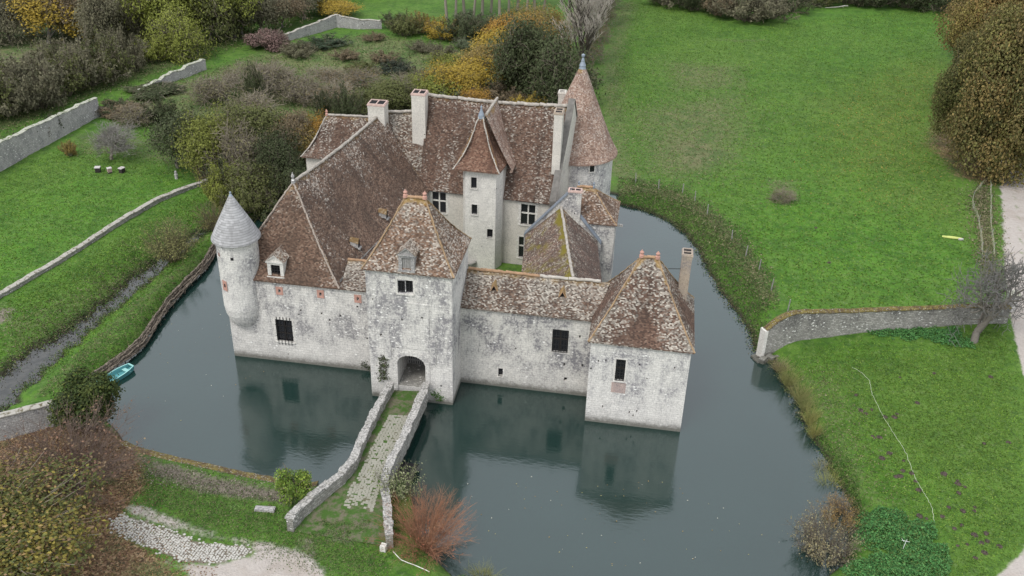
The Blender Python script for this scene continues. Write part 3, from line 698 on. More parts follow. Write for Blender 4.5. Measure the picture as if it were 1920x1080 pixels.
# --- square tower on the moat behind the lodge
qx0, qx1, qy0, qy1, qz = -7.2, -2.36, 88.7, 94.2, 8.95
mb = MB(); wall(mb, (qx0, qy0), (qx1, qy0), ZB, qz); wall(mb, (qx1, qy0), (qx1, qy1), ZB, qz); wall(mb, (qx1, qy1), (qx0, qy1), ZB, qz); wall(mb, (qx0, qy1), (qx0, qy0), ZB, qz)
mb.box((qx1, 91, 7.6), (qx1+.75, 91.25, 7.85), 0)
chap = volume('square_tower', mb, [M_['curtain_wall'], M_['dark']], 'small square tower with a pinkish hipped roof at the water')
hip_roof('roof', chap, [(qx0-.2, qy0-.2, qz), (qx1+.2, qy0-.2, qz), (qx1+.2, qy1+.2, qz), (qx0-.2, qy1+.2, qz)], (-6.6, 91.3, 11.65), (-4.98, 91.3, 11.65), 'roof_sq', flare=.1, nu=10, nv=8)
for x in (-6.5, -4.95): finial('lead_finial', (x, 91.3, 11.75), chap, 'lead', .6, .12)

# --- main block with courtyard front
mA, mB_ = Vector((-23.6, 92.5, 0)), Vector((-8.85, 91.65, 0)); md = (mB_-mA).normalized(); mn = Vector((md.y, -md.x, 0))
def mwin(px0, py0, px1, py1):
    d0 = ray(px0, py1); d1 = ray(px1, py0)
    def hit(d): t = (mA.dot(mn)-Vector((0,0,H)).dot(mn))/d.dot(mn); return Vector((0,0,H))+d*t
    a, b = hit(d0), hit(d1); return ((a-mA).dot(md), (b-mA).dot(md), a.z, b.z, .25)
wins = [mwin(811, 361, 836, 397), mwin(976, 385, 1004, 420), mwin(972, 446, 996, 482)]
mb = MB(); EZ = 9.35
wall(mb, mA, mB_, ZB, EZ, wins); wall(mb, (-7.3, 102), (-23.6, 102), ZB, EZ); wall(mb, (-23.6, 102), (-23.6, 92.5), ZB, EZ)
RZ, RY = 18.2, 96.9
mb.face([(-23.6, 102, EZ), (-23.6, 92.5, EZ), (-23.6, RY, RZ)], 0)
# right gable: parapet wall with raking coping
SK = lambda y_: .17*(y_-91.65)
for xx, fl in ((-8.85, 1), (-9.35, -1)):
    mb.face([(xx+SK(y_), y_, z_) for y_, z_ in ((91.3, ZB), (102.3, ZB), (102.3, EZ+.2), (RY, RZ+.75), (91.3, EZ+.2))][::fl], 0)
for (ya, za), (yb, zb) in (((91.3, EZ+.2), (RY, RZ+.75)), ((RY, RZ+.75), (102.3, EZ+.2))):
    q = [(-9.45+SK(ya), ya, za), (-8.75+SK(ya), ya, za), (-8.75+SK(yb), yb, zb), (-9.45+SK(yb), yb, zb)]; u_ = Vector((0, 0, .14))
    mb.face([Vector(p)+u_ for p in q], 2); mb.face([q[1], q[2], Vector(q[2])+u_, Vector(q[1])+u_], 2); mb.face([q[3], q[0], Vector(q[0])+u_, Vector(q[3])+u_], 2)
mb.face([(-9.45, 91.3, EZ-.3), (-8.75, 91.3, EZ-.3), (-8.75, 91.3, EZ+.34), (-9.45, 91.3, EZ+.34)], 2)
hall = volume('great_hall', mb, [M_['plaster'], M_['dark'], M_['darkcap']], 'main rear block with tall mullioned windows and a very steep roof')
mb = MB()
slope(mb, (-23.7, 92.2, EZ), (-9.3, 91.35, EZ), (-8.4, RY, RZ), (-23.8, RY, RZ), 50, 26, 0, .25, .22, sides=False)
slope(mb, (-7.6, 102.3, EZ), (-23.7, 102.3, EZ), (-23.8, RY, RZ), (-8.4, RY, RZ), 30, 14, 0, .1, .22, sides=False)
mb.build('roof', M_['roof_main'], hall)
ridge('ridge_tiles', (-23.7, RY, RZ), (-8.4, RY, RZ), hall, 'cappale', .2, .4, sag=.22, jit=.06)
for i, a in enumerate(wins):
    c = mA+md*((a[0]+a[1])/2); window('window', hall, (c.x, c.y, a[2]), md, a[1]-a[0], a[3]-a[2], ('ashlar', 'ashlar'), .2, .2, (1, 1), .14)
mb = MB(); mb.box((-23.4, 92.05, EZ-.3), (-9.5, 92.16, EZ-.2), 0, rot=math.atan2(md.y, md.x), piv=(-16.4, 92.1, 0)); mb.build('gutter', M_['lead'], hall)
chimney('chimney', hall, -25.0, -23.55, 94.9, 96.3, 12, 18.95, 'plaster'); chimney('chimney', hall, -9.6, -8.75, 93.0, 94.6, 12, 18.75, 'plaster', capmat='chimbrick')
chimney('chimney', hall, -10.3, -9.5, 103.2, 104.2, 12, 17.5, 'plaster', capmat='plaster')
# cross roof to the left wing
mb = MB()
slope(mb, (-30.2, 91.8, 9.2), (-23.6, 92.2, 9.4), (-23.6, 97, 16.7), (-28.9, 96.0, 16.4), 16, 14, 0, .2, .2, sides=False); slope(mb, (-23.6, 102.2, 9.2), (-31.5, 102.2, 9.2), (-28.9, 96.2, 16.4), (-23.6, 97, 16.7), 14, 10, 0, .1, .2, sides=False)
mb.face([(-28.45, 95.2, 16.4), (-28.9, 96.0, 16.4), (-32.9, 97, 9)], 0); mb.face([(-28.9, 96.1, 16.4), (-31.5, 102.2, 9.2), (-33.3, 97, 8.9)], 0)
mb.build('link_roof', M_['roof_curtain'], hall)
ridge('ridge_tiles', (-28.7, 95.8, 16.4), (-23.6, 97, 16.7), hall, 'cappale', .17, .36, sag=.25, jit=.05)
mb = MB(); wall(mb, (-23.6, 102), (-31, 102), ZB, 9.2); mb.build('link_wall', [M_['wall'], M_['dark']], hall)
chimney('chimney', hall, -29.55, -27.75, 94.0, 95.5, 13, 17.75, 'plaster')

# --- stair tower
poly = [(-18.55, 90.6), (-18.2, 90.05), (-14.95, 89.95), (-14.45, 91.2), (-14.45, 95), (-18.55, 95)]
mb = MB(); fa, fb = poly[1], poly[2]
sw = [px_hole(883, 333, 894, 353, 90.0, -18.2, .25), px_hole(884, 384, 895, 402, 90.0, -18.2, .25), px_hole(913, 430, 924, 445, 90.0, -18.2, .25)]
for i in range(len(poly)):
    a, b = poly[i], poly[(i+1) % len(poly)]
    wall(mb, a, b, 1.2, 13.4, sw if i == 1 else ())
mb.box((-18.75, 89.85, 12.85), (-14.75, 95, 13.05), 0)
stair = volume('stair_tower', mb, [M_['ashlar'], M_['dark']], 'tall pale stair tower with a pointed flared roof in the courtyard')
A_, B_, C_, D_, AP = (-19.4, 89.55, 13.15), (-14.55, 89.4, 13.15), (-13.85, 94.2, 13.2), (-19.4, 94.6, 13.2), (-16.95, 92.0, 18.55)
mb = MB(); slope(mb, A_, B_, AP, AP, 14, 14, 0, .45); slope(mb, B_, C_, AP, AP, 14, 14, 0, .45); slope(mb, C_, D_, AP, AP, 10, 8, 0, .45); slope(mb, D_, A_, AP, AP, 12, 12, 0, .45)
mb.build('roof', M_['roof_stair'], stair)
for c in (A_, B_, C_): ridge('hip_tiles', c, AP, stair, 'capgrey', .07, .28, flare=.45, up=-.05)
mb = MB(); mb.lathe((AP[0], AP[1]), [(.36, 17.95), (.3, 18.3), (.14, 18.75), (.08, 19.0), (.13, 19.1), (.05, 19.25), (0, 19.35)], 14); mb.build('lead_finial', M_['lead'], stair, True)
for a in sw: window('window', stair, (-18.2+(a[0]+a[1])/2, 90.0, a[2]), (1, -.03), a[1]-a[0], a[3]-a[2], ('ashlar', 'darkwood'), .1, .22, (0, 0), .06)
mb = MB()                                                    # gabled roof joining the tower to the hall roof
slope(mb, (-13.5, 91.4, 12.6), (-13.5, 97.0, 12.6), (-16.2, 97.0, 18.35), (-16.5, 92.0, 18.2), 14, 12, 0, .1, sides=False); slope(mb, (-19.3, 97, 12.6), (-19.3, 91.4, 12.6), (-16.5, 92, 18.2), (-16.2, 97, 18.35), 14, 12, 0, .1, sides=False)
mb.build('link_roof', M_['roof_round'], stair)
ridge('ridge_tiles', (-16.5, 92.2, 18.2), (-16.2, 97.1, 18.4), stair, 'cappale', .14)
mb = MB()                                                    # arched stair door on the left facet
for i in range(8):
    x = -18.62; t0, t1 = math.pi*i/8, math.pi*(i+1)/8
    mb.face([(x, 91.7, 3.4), (x, 91.7+.55*math.cos(t1), 3.4+.55*math.sin(t1)), (x, 91.7+.55*math.cos(t0), 3.4+.55*math.sin(t0))], 0)
mb.box((-18.62, 91.15, 1.6), (-18.56, 92.25, 3.4), 0); mb.build('door', M_['darkwood'], stair)

# --- great round tower
rx, ry, rr_ = -7.6, 100.6, 4.02
mb = MB(); mb.lathe((rx, ry), [(rr_+.1, ZB), (rr_, 5), (rr_, 12.1)], 56)
rt = volume('round_tower', mb, [M_['tower_wall']], 'big round tower with a tall pinkish cone roof at the back')
for p_ in rt.data.polygons: p_.use_smooth = True
prof = [(rr_, 11.85), (4.5, 11.85), (4.48, 12.0), (4.05, 12.7), (3.5, 13.8), (2.85, 15.3), (2.1, 17.1), (1.35, 18.9), (.65, 20.6), (.3, 21.4)]
mb = MB(); mb.lathe((rx, ry), prof, 56); mb.build('roof', M_['roof_round'], rt)
mb = MB(); mb.lathe((rx, ry), [(.42, 21.1), (.3, 21.5), (.36, 21.55), (.18, 22.0), (.2, 22.05), (.1, 22.4), (.2, 22.55), (.2, 22.7), (0, 22.85)], 16); mb.build('lead_finial', M_['lead'], rt, True)
p = on_cyl(1110, 314, rx, ry, rr_); n = Vector((p.x-rx, p.y-ry, 0)).normalized(); t = Vector((-n.y, n.x, 0))
window('window', rt, tuple(p+n*.03-Vector((0, 0, .5))), t, .55, 1.0, ('ashlar', 'darkwood'), .1, .0, (0, 0), .06)

# --- rear pavilion
vx0, vx1, vy0, vy1, vz = -38.3, -30.5, 97.6, 103.4, 9.7
mb = MB(); wall(mb, (vx0, vy0), (vx1, vy0), ZB, vz); wall(mb, (vx1, vy1), (vx0, vy1), ZB, vz); wall(mb, (vx0, vy1), (vx0, vy0), ZB, vz)
pav = volume('pavilion', mb, [M_['plaster'], M_['dark']], 'rear left pavilion with a flared hipped roof')
hip_roof('roof', pav, [(vx0-.45, vy0-.4, vz), (vx1, vy0-.4, vz), (vx1, vy1+.4, vz), (vx0-.45, vy1+.4, vz)], (-36.4, 100.3, 13.75), (-29.0, 100.3, 14.0), 'roof_main', hipcap='cappale', ridgecap='cappale', flare=.4, faces='fkl', caps=False)
ridge('hip_tiles', (vx0-.45, vy0-.4, vz), (-36.4, 100.3, 13.75), pav, 'cappale', .08, .3, flare=.4, up=-.04); ridge('ridge_tiles', (-36.4, 100.3, 13.75), (-29, 100.3, 14), pav, 'cappale', .14)
finial('ridge_finial', (-36.4, 100.3, 13.85), pav, 'brickred', .6, .16)
# ------------------------------------------------------------------ TERRAIN, WATER
def wp(pts, z=1.25): return np.array([[*P(x, y, z).xy] for x, y in pts])
moat_px = [(430, 425, 0), (403, 462, 0), (388, 492, 0), (352, 528, 0), (318, 565, 0), (290, 605, 0), (268, 640, 0), (238, 666, 0), (207, 688, 0), (178, 708, 0), (168, 738, 0), (190, 780, 0), (222, 812, 0), (236, 838, 0), (262, 850, 0), (330, 868, 0), (420, 888, 0), (520, 908, 0), (575, 918, 0), (600, 912, 0),
           (735, 905, 0), (762, 900, 0), (775, 940, 0), (783, 1000, 0), (800, 1035, 0), (850, 1062, 1.1), (960, 1073, 1.1), (1100, 1077, 1.1), (1300, 1079, 1.1), (1450, 1077, 1.1), (1550, 1071, .8), (1585, 1050, .4), (1592, 1010, 0), (1608, 970, 0), (1590, 930, 0), (1560, 880, 0), (1545, 850, 0), (1525, 818, 0), (1502, 775, 0), (1490, 745, 0), (1468, 712, 0), (1458, 690, 0), (1436, 668, 0), (1415, 655, 0),
           (1410, 625, 0), (1385, 590, 0), (1352, 545, 0), (1325, 500, 0), (1310, 468, 0), (1283, 435, 0), (1250, 412, 0), (1210, 394, 0), (1155, 382, 0)]
moat = np.array([[*P(x, y, z).xy] for x, y, z in moat_px]+[[-3., 116.], [-12, 118], [-24, 116.5], [-36, 112], [-43, 106], [-45.5, 100]])
stream_c = [(-60, 800, 60), (-10, 745, 52), (28, 712, 46), (70, 676, 44), (110, 648, 34), (150, 618, 25), (185, 590, 21), (220, 563, 21), (255, 532, 22), (285, 508, 20), (312, 487, 16), (345, 462, 12), (380, 438, 10), (420, 415, 10), (470, 388, 10), (520, 362, 10), (560, 330, 9)]
def ribbon(cl, z=0.):
    L, Rr = [], []
    for i, (x, y, w_) in enumerate(cl):
        p = P(x, y, z).xy; a = P(*cl[max(i-1, 0)][:2], z).xy; b = P(*cl[min(i+1, len(cl)-1)][:2], z).xy
        d = (b-a).normalized(); n = Vector((-d.y, d.x)); hw = w_/2/(F/depth((p.x, p.y, z)))*1.5
        L.append(p+n*hw); Rr.append(p-n*hw)
    return np.array([list(q) for q in L+Rr[::-1]])
stream = ribbon(stream_c)
def sdist(X, Y, poly):
    """Signed distance to a polygon, negative inside."""
    sh = X.shape; x = X.ravel(); y = Y.ravel(); d2 = np.full(x.shape, 1e12); ins = np.zeros(x.shape, bool)
    n = len(poly)
    for i in range(n):
        ax, ay = poly[i]; bx, by = poly[(i+1) % n]; ex, ey = bx-ax, by-ay
        t = np.clip(((x-ax)*ex+(y-ay)*ey)/(ex*ex+ey*ey+1e-9), 0, 1)
        d2 = np.minimum(d2, (x-ax-t*ex)**2+(y-ay-t*ey)**2)
        c = (ay > y) != (by > y)
        ins ^= c & (x < ex*(y-ay)/(ey if abs(ey) > 1e-9 else 1e-9)+ax)
    return (np.where(ins, -1, 1)*np.sqrt(d2)).reshape(sh)
def ldist(X, Y, pl):
    d2 = np.full(X.shape, 1e12)
    for (ax, ay), (bx, by) in zip(pl, pl[1:]):
        ex, ey = bx-ax, by-ay; t = np.clip(((X-ax)*ex+(Y-ay)*ey)/(ex*ex+ey*ey+1e-9), 0, 1)
        d2 = np.minimum(d2, (X-ax-t*ex)**2+(Y-ay-t*ey)**2)
    return np.sqrt(d2)
def sstep(v, a, b): t = np.clip((v-a)/(b-a), 0, 1); return t*t*(3-2*t)
_r = np.random.default_rng(11)
_ph = _r.uniform(0, 6.28, (40, 2)); _dr = _r.uniform(0, 6.28, 40)
def undul(X, Y, wl, k0, n=5):
    s = 0
    for i in range(n):
        a = _dr[k0+i]; f = 6.283/(wl*(.7+.15*i)); s = s+np.sin((X*math.cos(a)+Y*math.sin(a))*f+_ph[k0+i, 0])
    return s/n
wall_edge = wp([(236, 838), (262, 850), (330, 868), (420, 888), (520, 908), (600, 915)], 0)
upper_bank = np.array([moat[i] for i in range(len(moat_px)-12, len(moat_px))])
def height(X, Y):
    X = np.asarray(X, float); Y = np.asarray(Y, float)
    sm = sdist(X, Y, moat); ss = sdist(X, Y, stream)
    rag = .22*undul(X, Y, 2.6, 12)+.14*undul(X, Y, 1.1, 18); ss = ss-.2+2.4*rag; sm = sm+rag*sstep(Y, 62, 66)
    base = 1.25+.12*undul(X, Y, 9, 0)+.18*undul(X, Y, 37, 6)*sstep(Y, 70, 130)
    base = base+.55*sstep(sdist(X, Y, np.array([[60., 40.], [60, 300], [400, 300], [400, 40]])), 40, 5)*0
    wdt = 1.3+1.6*sstep(-ldist(X, Y, upper_bank), -9, -2)
    fine_ = .05*undul(X, Y, 1.7, 12)+.04*undul(X, Y, .9, 18)
    bank = (base+fine_)*sstep(sm, -.25, 1)*0+(base+fine_)*np.clip(sm/wdt, 0, 1)**.75
    zm = np.where(sm < 0, np.maximum(-1.4, sm*.9), np.minimum(bank, base+fine_))
    bs = (base-.15+fine_)*np.clip(ss/2.6, 0, 1)**.8
    zs = np.where(ss < 0, np.maximum(-.7, ss*.5), bs)
    return np.minimum(zm, zs)
def gz_(x, y): return float(height(np.array([x]), np.array([y]))[0])

def axis(segs):
    out = [segs[0][0]]
    for a, b, st in segs:
        n = max(1, int(round((b-a)/st))); out += [a+(b-a)*(i+1)/n for i in range(n)]
    return np.array(out)
xs = axis([(-1500, -500, 120), (-500, -200, 25), (-200, -120, 4), (-120, -66, 1.2), (-66, 42, .42), (42, 70, .8), (70, 130, 1.6), (130, 220, 6), (220, 500, 25), (500, 1500, 120)])
ys = axis([(-300, 20, 20), (20, 36, 2), (36, 118, .42), (118, 150, .8), (150, 225, 1.2), (225, 300, 3), (300, 600, 20), (600, 2200, 120)])
GX, GY = np.meshgrid(xs, ys); GZ = height(GX, GY)
# masks painted from outlines on the ground
def pm(pts, soft=.5, z=1.25): return sstep(-sdist(GX, GY, wp(pts, z)), -soft, soft)
def lm(pts, w_, soft=.5, z=1.25): return sstep(-ldist(GX, GY, wp(pts, z)), -w_-soft, -w_+soft)
gravel = pm([(252, 944), (320, 968), (405, 1000), (500, 1016), (562, 1030), (606, 1066), (640, 1200), (340, 1200), (352, 1072), (300, 1046), (222, 990), (215, 965)], .8)
road = pm([(1868, 200), (1874, 286), (1880, 400), (1884, 500), (1897, 600), (1918, 690), (1960, 800), (1950, 940), (1921, 1030), (1866, 1082), (1800, 1160), (1760, 1260), (1880, 1290), (1920, 1190), (1975, 1110), (2030, 1030), (2062, 940), (2072, 800), (2025, 690), (1992, 600), (1962, 500), (1946, 400), (1928, 290), (1912, 200)], .35)
gravel = np.maximum(gravel, road-.45*lm([(1893, 250), (1900, 330), (1910, 420), (1924, 520), (1945, 640)], .3, .35))
gravel = gravel*(1-.85*pm([(203, 968), (232, 955), (312, 980), (400, 1004), (470, 1018), (480, 1036), (402, 1060), (330, 1056), (270, 1028), (200, 998)], .6))
litter = np.maximum.reduce([pm([(60, 760), (215, 800), (262, 860), (275, 905), (235, 950), (215, 990), (300, 1046), (350, 1090), (330, 1200), (-200, 1200), (-200, 800)], 1.2),
    .75*pm([(1730, 270), (1760, 190), (1960, 190), (1960, 300), (1870, 350), (1790, 330)], 4.), .8*pm([(345, 300), (420, 300), (560, 330), (420, 400), (380, 350)], 2.)])
rough = np.maximum.reduce([.42*pm([(1470, 680), (1570, 700), (1640, 860), (1680, 950), (1600, 960), (1540, 850)], 3.), pm([(390, 130), (480, 95), (700, 60), (760, 70), (900, 90), (1000, 110), (1060, 170), (1090, 240), (900, 330), (480, 330), (380, 250), (250, 230), (190, 200)], 4.)*.62,
    pm([(-300, 200), (0, 175), (100, 150), (190, 120), (330, 60), (430, -30), (-300, -60)], 3.)*.75, .55*pm([(0, 250), (170, 178), (390, 105), (400, 90), (520, 60), (420, 60), (260, 110), (100, 165), (-100, 230)], 2.),
    .6*pm([(1120, 330), (1118, 120), (1150, 0), (1200, 0), (1170, 120), (1200, 300), (1250, 370)], 4.), .8*pm([(1230, 255), (1330, 250), (1390, 290), (1330, 325), (1260, 320)], 5.), .6*pm([(1170, 200), (1400, 160), (1420, 260), (1300, 350), (1180, 330)], 8.), .7*pm([(1440, 335), (1490, 335), (1500, 375), (1450, 380)], 2.5), .8*lm([(1340, 72), (1390, 76), (1430, 74)], .5, 1.2), .6*lm([(1330, 120), (1375, 125), (1395, 145), (1390, 165)], .8, 1.5),
    .55*pm([(1240, 110), (1390, 118), (1400, 165), (1250, 175)], 5), .75*lm([(1160, 345), (1260, 365), (1330, 405), (1390, 470), (1440, 550)], 1.2, 1.6), .55*lm([(70, 735), (160, 660), (270, 555), (370, 480)], .5, .8),
    .7*lm([(1840, 350), (1845, 400), (1850, 440), (1855, 520)], .9, .4), .4*pm([(0, 600), (110, 560), (250, 480), (330, 420), (390, 400), (300, 500), (200, 560), (90, 640), (0, 690)], 1.5), .5*pm([(120, 250), (230, 240), (370, 300), (350, 320), (230, 290), (150, 290)], 2)])
mud = np.maximum.reduce([.95*pm([(203, 972), (232, 962), (312, 988), (382, 1016), (462, 1020), (476, 1034), (402, 1056), (338, 1050), (282, 1024), (212, 996)], .3), pm([(258, 852), (330, 870), (430, 894), (540, 916), (548, 946), (500, 940), (420, 930), (345, 914), (285, 892)], 1.1)*.75, .8*lm([(1490, 760), (1530, 840), (1570, 900), (1590, 1000), (1560, 1060)], .1, .6, 0),
    .8*pm([(745, 720), (770, 725), (760, 780), (735, 775)], .4), .8*pm([(625, 960), (690, 940), (700, 980), (660, 1020), (620, 1010)], 1.2), .6*pm([(560, 1000), (600, 1000), (600, 1060), (560, 1050)], 1.),
    .7*pm([(0, 570), (30, 575), (20, 600), (-20, 610)], .7), .8*pm([(1580, 940), (1640, 960), (1680, 985), (1600, 1000)], .7)])
lush = np.maximum.reduce([pm([(1480, 20), (1780, 10), (1760, 100), (1640, 130), (1500, 110)], 8.)*.5, .8*pm([(1400, 300), (1560, 280), (1700, 380), (1780, 440), (1790, 560), (1480, 570), (1430, 450)], 8.),
    .7*pm([(-100, 500), (0, 400), (140, 320), (330, 330), (380, 345), (240, 400), (0, 540)], 5.), .5*pm([(500, 980), (560, 960), (560, 1010), (480, 1010)], 1), .6*pm([(0, 80), (80, 75), (60, 130), (0, 150)], 3)])
leafmask = np.maximum.reduce([.8*pm([(1560, 190), (1700, 120), (1780, 120), (1760, 330), (1560, 330)], 8.), .5*pm([(1560, 330), (1760, 330), (1800, 420), (1600, 380)], 8.)])
island = pm([(690, 470), (1150, 470), (1150, 300), (560, 260), (520, 500)], .3)
def grid_mesh(name, xs, ys, Z, mat, attrs):
    ny, nx = Z.shape; X, Y = np.meshgrid(xs, ys)
    co = np.stack([X, Y, Z], -1).reshape(-1, 3).astype(np.float32)
    idx = np.arange(nx*ny).reshape(ny, nx)
    q = np.stack([idx[:-1, :-1], idx[:-1, 1:], idx[1:, 1:], idx[1:, :-1]], -1).reshape(-1, 4)
    me = bpy.data.meshes.new(name); me.vertices.add(len(co)); me.vertices.foreach_set('co', co.ravel())
    me.loops.add(q.size); me.loops.foreach_set('vertex_index', q.ravel().astype(np.int32))
    me.polygons.add(len(q)); me.polygons.foreach_set('loop_start', np.arange(0, q.size, 4, dtype=np.int32)); me.polygons.foreach_set('loop_total', np.full(len(q), 4, np.int32))
    me.update(); me.validate()
    for k_, v in attrs.items():
        a = me.attributes.new(k_, 'FLOAT_COLOR', 'POINT'); a.data.foreach_set('color', np.stack(v, -1).reshape(-1, 4).astype(np.float32).ravel())
    me.polygons.foreach_set('use_smooth', [True]*len(q)); me.materials.append(mat)
    o = bpy.data.objects.new(name, me); COL.objects.link(o); return o

k = NT('meadow_ground'); pos = k.pos
a1 = k.n('SeparateColor', Color=k.n('Attribute', attribute_name='m1').outputs['Color']).outputs; a2 = k.n('SeparateColor', Color=k.n('Attribute', attribute_name='m2').outputs['Color']).outputs
n_big = k.noise(pos, .045, 4, .6, .4); n_mid = k.noise(pos, .32, 5, .62); n_f = k.noise(pos, 2.2, 4, .65); n_ff = k.noise(pos, 7.5, 3, .7)
tuft = k.noise(k.n('Mapping', Scale=(1., 1.9, 1.), Vector=pos).outputs[0], 1.1, 4, .7, .6)
n_m2 = k.noise(pos, .9, 5, .7, .5)
g = k.mix(k.smooth(n_mid, .36, .64), (.044, .108, .011), (.074, .164, .017))
g = k.mix(k.math('MULTIPLY', k.smooth(n_big, .42, .62), .55), g, (.100, .172, .030))
g = k.mix(k.math('MULTIPLY', a2[1], .6), g, k.mix(k.smooth(n_mid, .4, .6), (.046, .146, .010), (.066, .188, .013)))
g = k.mix(k.math('MULTIPLY', k.smooth(n_m2, .5, .66), .55), g, (.030, .068, .016))
g = k.mix(k.math('MULTIPLY', k.smooth(n_m2, .5, .36), .4), g, (.130, .195, .048))
g = k.mix(k.math('MULTIPLY', k.smooth(tuft, .5, .68), .55), g, (.026, .060, .015))
g = k.mix(k.math('MULTIPLY', k.smooth(n_f, .53, .7), .5), g, (.145, .190, .075))
g = k.mix(k.math('MULTIPLY', k.smooth(n_ff, .45, .7), .45), g, (.026, .056, .014))
dry = k.mix(n_f, (.085, .085, .04), (.20, .18, .1)); dry = k.mix(k.smooth(n_mid, .45, .6), dry, (.07, .1, .035))
def mk(m, nse, gain=.9, soft=.22): return k.smooth(k.math('ADD', m, k.math('MULTIPLY', k.math('SUBTRACT', nse, .5), gain)), .5-soft, .5+soft)
c = k.mix(k.math('MULTIPLY', mk(a1[2], k.math('MULTIPLY', k.math('ADD', n_mid, n_f), .5), 1.5, .3), .85), g, dry)
mudc = k.mix(n_f, (.115, .098, .075), (.22, .19, .155)); mudc = k.mix(k.smooth(n_ff, .5, .7), mudc, (.09, .075, .06))
c = k.mix(mk(a2[0], n_f, .8), c, mudc)
lw = k.n('TexVoronoi', Scale=6.5, Vector=pos); lr = k.n('SeparateColor', Color=lw.outputs['Color']).outputs
lit = k.ramp(lr[0], [(0, (.05, .035, .025)), (.35, (.12, .065, .04)), (.65, (.2, .11, .07)), (.9, (.3, .19, .12)), (1, (.34, .26, .15))])
lit = k.mix(k.math('MULTIPLY', k.smooth(n_mid, .5, .66), .6), lit, (.06, .09, .03))
c = k.mix(k.math('MULTIPLY', mk(a1[1], n_f, .9), .9), c, lit)
lfm = k.math('MULTIPLY', k.math('GREATER_THAN', lr[1], .8), k.math('LESS_THAN', lw.outputs['Distance'], .45))
c = k.mix(k.math('MULTIPLY', k.math('MULTIPLY', lfm, a2[2]), .8), c, (.3, .24, .07))
c = k.mix(k.math('MULTIPLY', a2[2], .25), c, (.13, .15, .03))
grv = k.mix(n_f, (.30, .262, .235), (.44, .40, .365)); grv = k.mix(k.math('MULTIPLY', k.smooth(n_ff, .5, .7), .35), grv, (.22, .19, .17)); grv = k.mix(k.math('MULTIPLY', k.smooth(n_mid, .5, .7), .35), grv, (.24, .19, .15))
c = k.mix(mk(a1[0], k.math('ADD', k.math('MULTIPLY', n_f, .5), k.math('MULTIPLY', n_m2, .5)), 1.2, .25), c, grv)
z = k.n('SeparateXYZ', Vector=pos).outputs['Z']
zz = k.math('ADD', z, k.math('MULTIPLY', k.math('SUBTRACT', n_f, .5), .3))
c = k.mix(k.math('SUBTRACT', 1., k.smooth(zz, .05, .4)), c, (.035, .032, .022))
k.bump(k.math('ADD', k.math('ADD', n_f, tuft), k.math('MULTIPLY', n_ff, .6)), .7, .16)
M_['ground'] = k.base(c)
ground = grid_mesh('ground', xs, ys, GZ, M_['ground'], {'m1': (gravel, litter, rough, gravel*0+1), 'm2': (mud, lush, leafmask, gravel*0+1)})
tag(ground, kind='structure')

k = NT('moat_water'); pos = k.pos
n1 = k.noise(pos, 2.2, 3, .5); n2 = k.noise(pos, .12, 3, .5); n3 = k.noise(k.n('Mapping', Scale=(1., 3., 1.), Rotation=(0, 0, .5), Vector=pos).outputs[0], 1.3, 2, .5)
wb = k.mix(n2, (.006, .020, .016), (.012, .030, .026))
k.b.inputs['Roughness'].default_value = .11; k.b.inputs['IOR'].default_value = 1.82; k.b.inputs['Specular IOR Level'].default_value = .5
bp = k.math('ADD', k.math('MULTIPLY', n1, .4), n3)
k.bump(bp, .09, .07)
M_['water'] = k.base(wb)
def sheet(name, poly, z, mat, grow=0.):
    me = bpy.data.meshes.new(name); c_ = poly.mean(0)
    from mathutils.geometry import tessellate_polygon
    v = [(x, y, z) for x, y in poly]
    tri = tessellate_polygon([[Vector(q) for q in v]])
    f = []
    for t in tri:
        a, b, c = (Vector(v[i]) for i in t); f.append(tuple(t) if (b-a).cross(c-a).z > 0 else tuple(t[::-1]))
    me.from_pydata(v, [], f); me.materials.append(mat); o = bpy.data.objects.new(name, me); COL.objects.link(o); return o
def grown(poly, d):
    n = len(poly); out = []
    ar = sum(poly[i][0]*poly[(i+1) % n][1]-poly[(i+1) % n][0]*poly[i][1] for i in range(n)); sg = 1 if ar > 0 else -1
    for i in range(n):
        e = poly[(i+1) % n]-poly[i-1]; e = e/(np.linalg.norm(e)+1e-9); out.append(poly[i]+sg*d*np.array([e[1], -e[0]]))
    return np.array(out)
tag(sheet('moat_water', grown(moat, 1.2), 0., M_['water']), kind='structure')
k = NT('stream_water'); pos = k.pos; fl = k.noise(pos, .8, 5, .75, 1.2)
k.b.inputs['Roughness'].default_value = .04; k.b.inputs['IOR'].default_value = 1.62; k.b.inputs['Specular IOR Level'].default_value = .5
k.bump(k.noise(pos, .9, 3, .5, .8), .35, .12); sc_ = k.mix(k.math('MULTIPLY', k.smooth(fl, .68, .78), .4), k.mix(k.smooth(k.noise(pos, 1.5, 3), .4, .6), (.016, .015, .011), (.035, .032, .025)), (.3, .3, .28))
tag(sheet('stream_water', grown(stream, .9), -.03, k.base(sc_)), kind='structure')
# courtyard floor inside the castle
cy_mb = MB(); cy_mb.prism([(-25.5, 75), (-14.9, 74.8), (-3.5, 77.5), (-4.0, 91.5), (-22.6, 92.0)], .5, 1.55); tag(cy_mb.build('courtyard', M_['ground']), kind='structure')

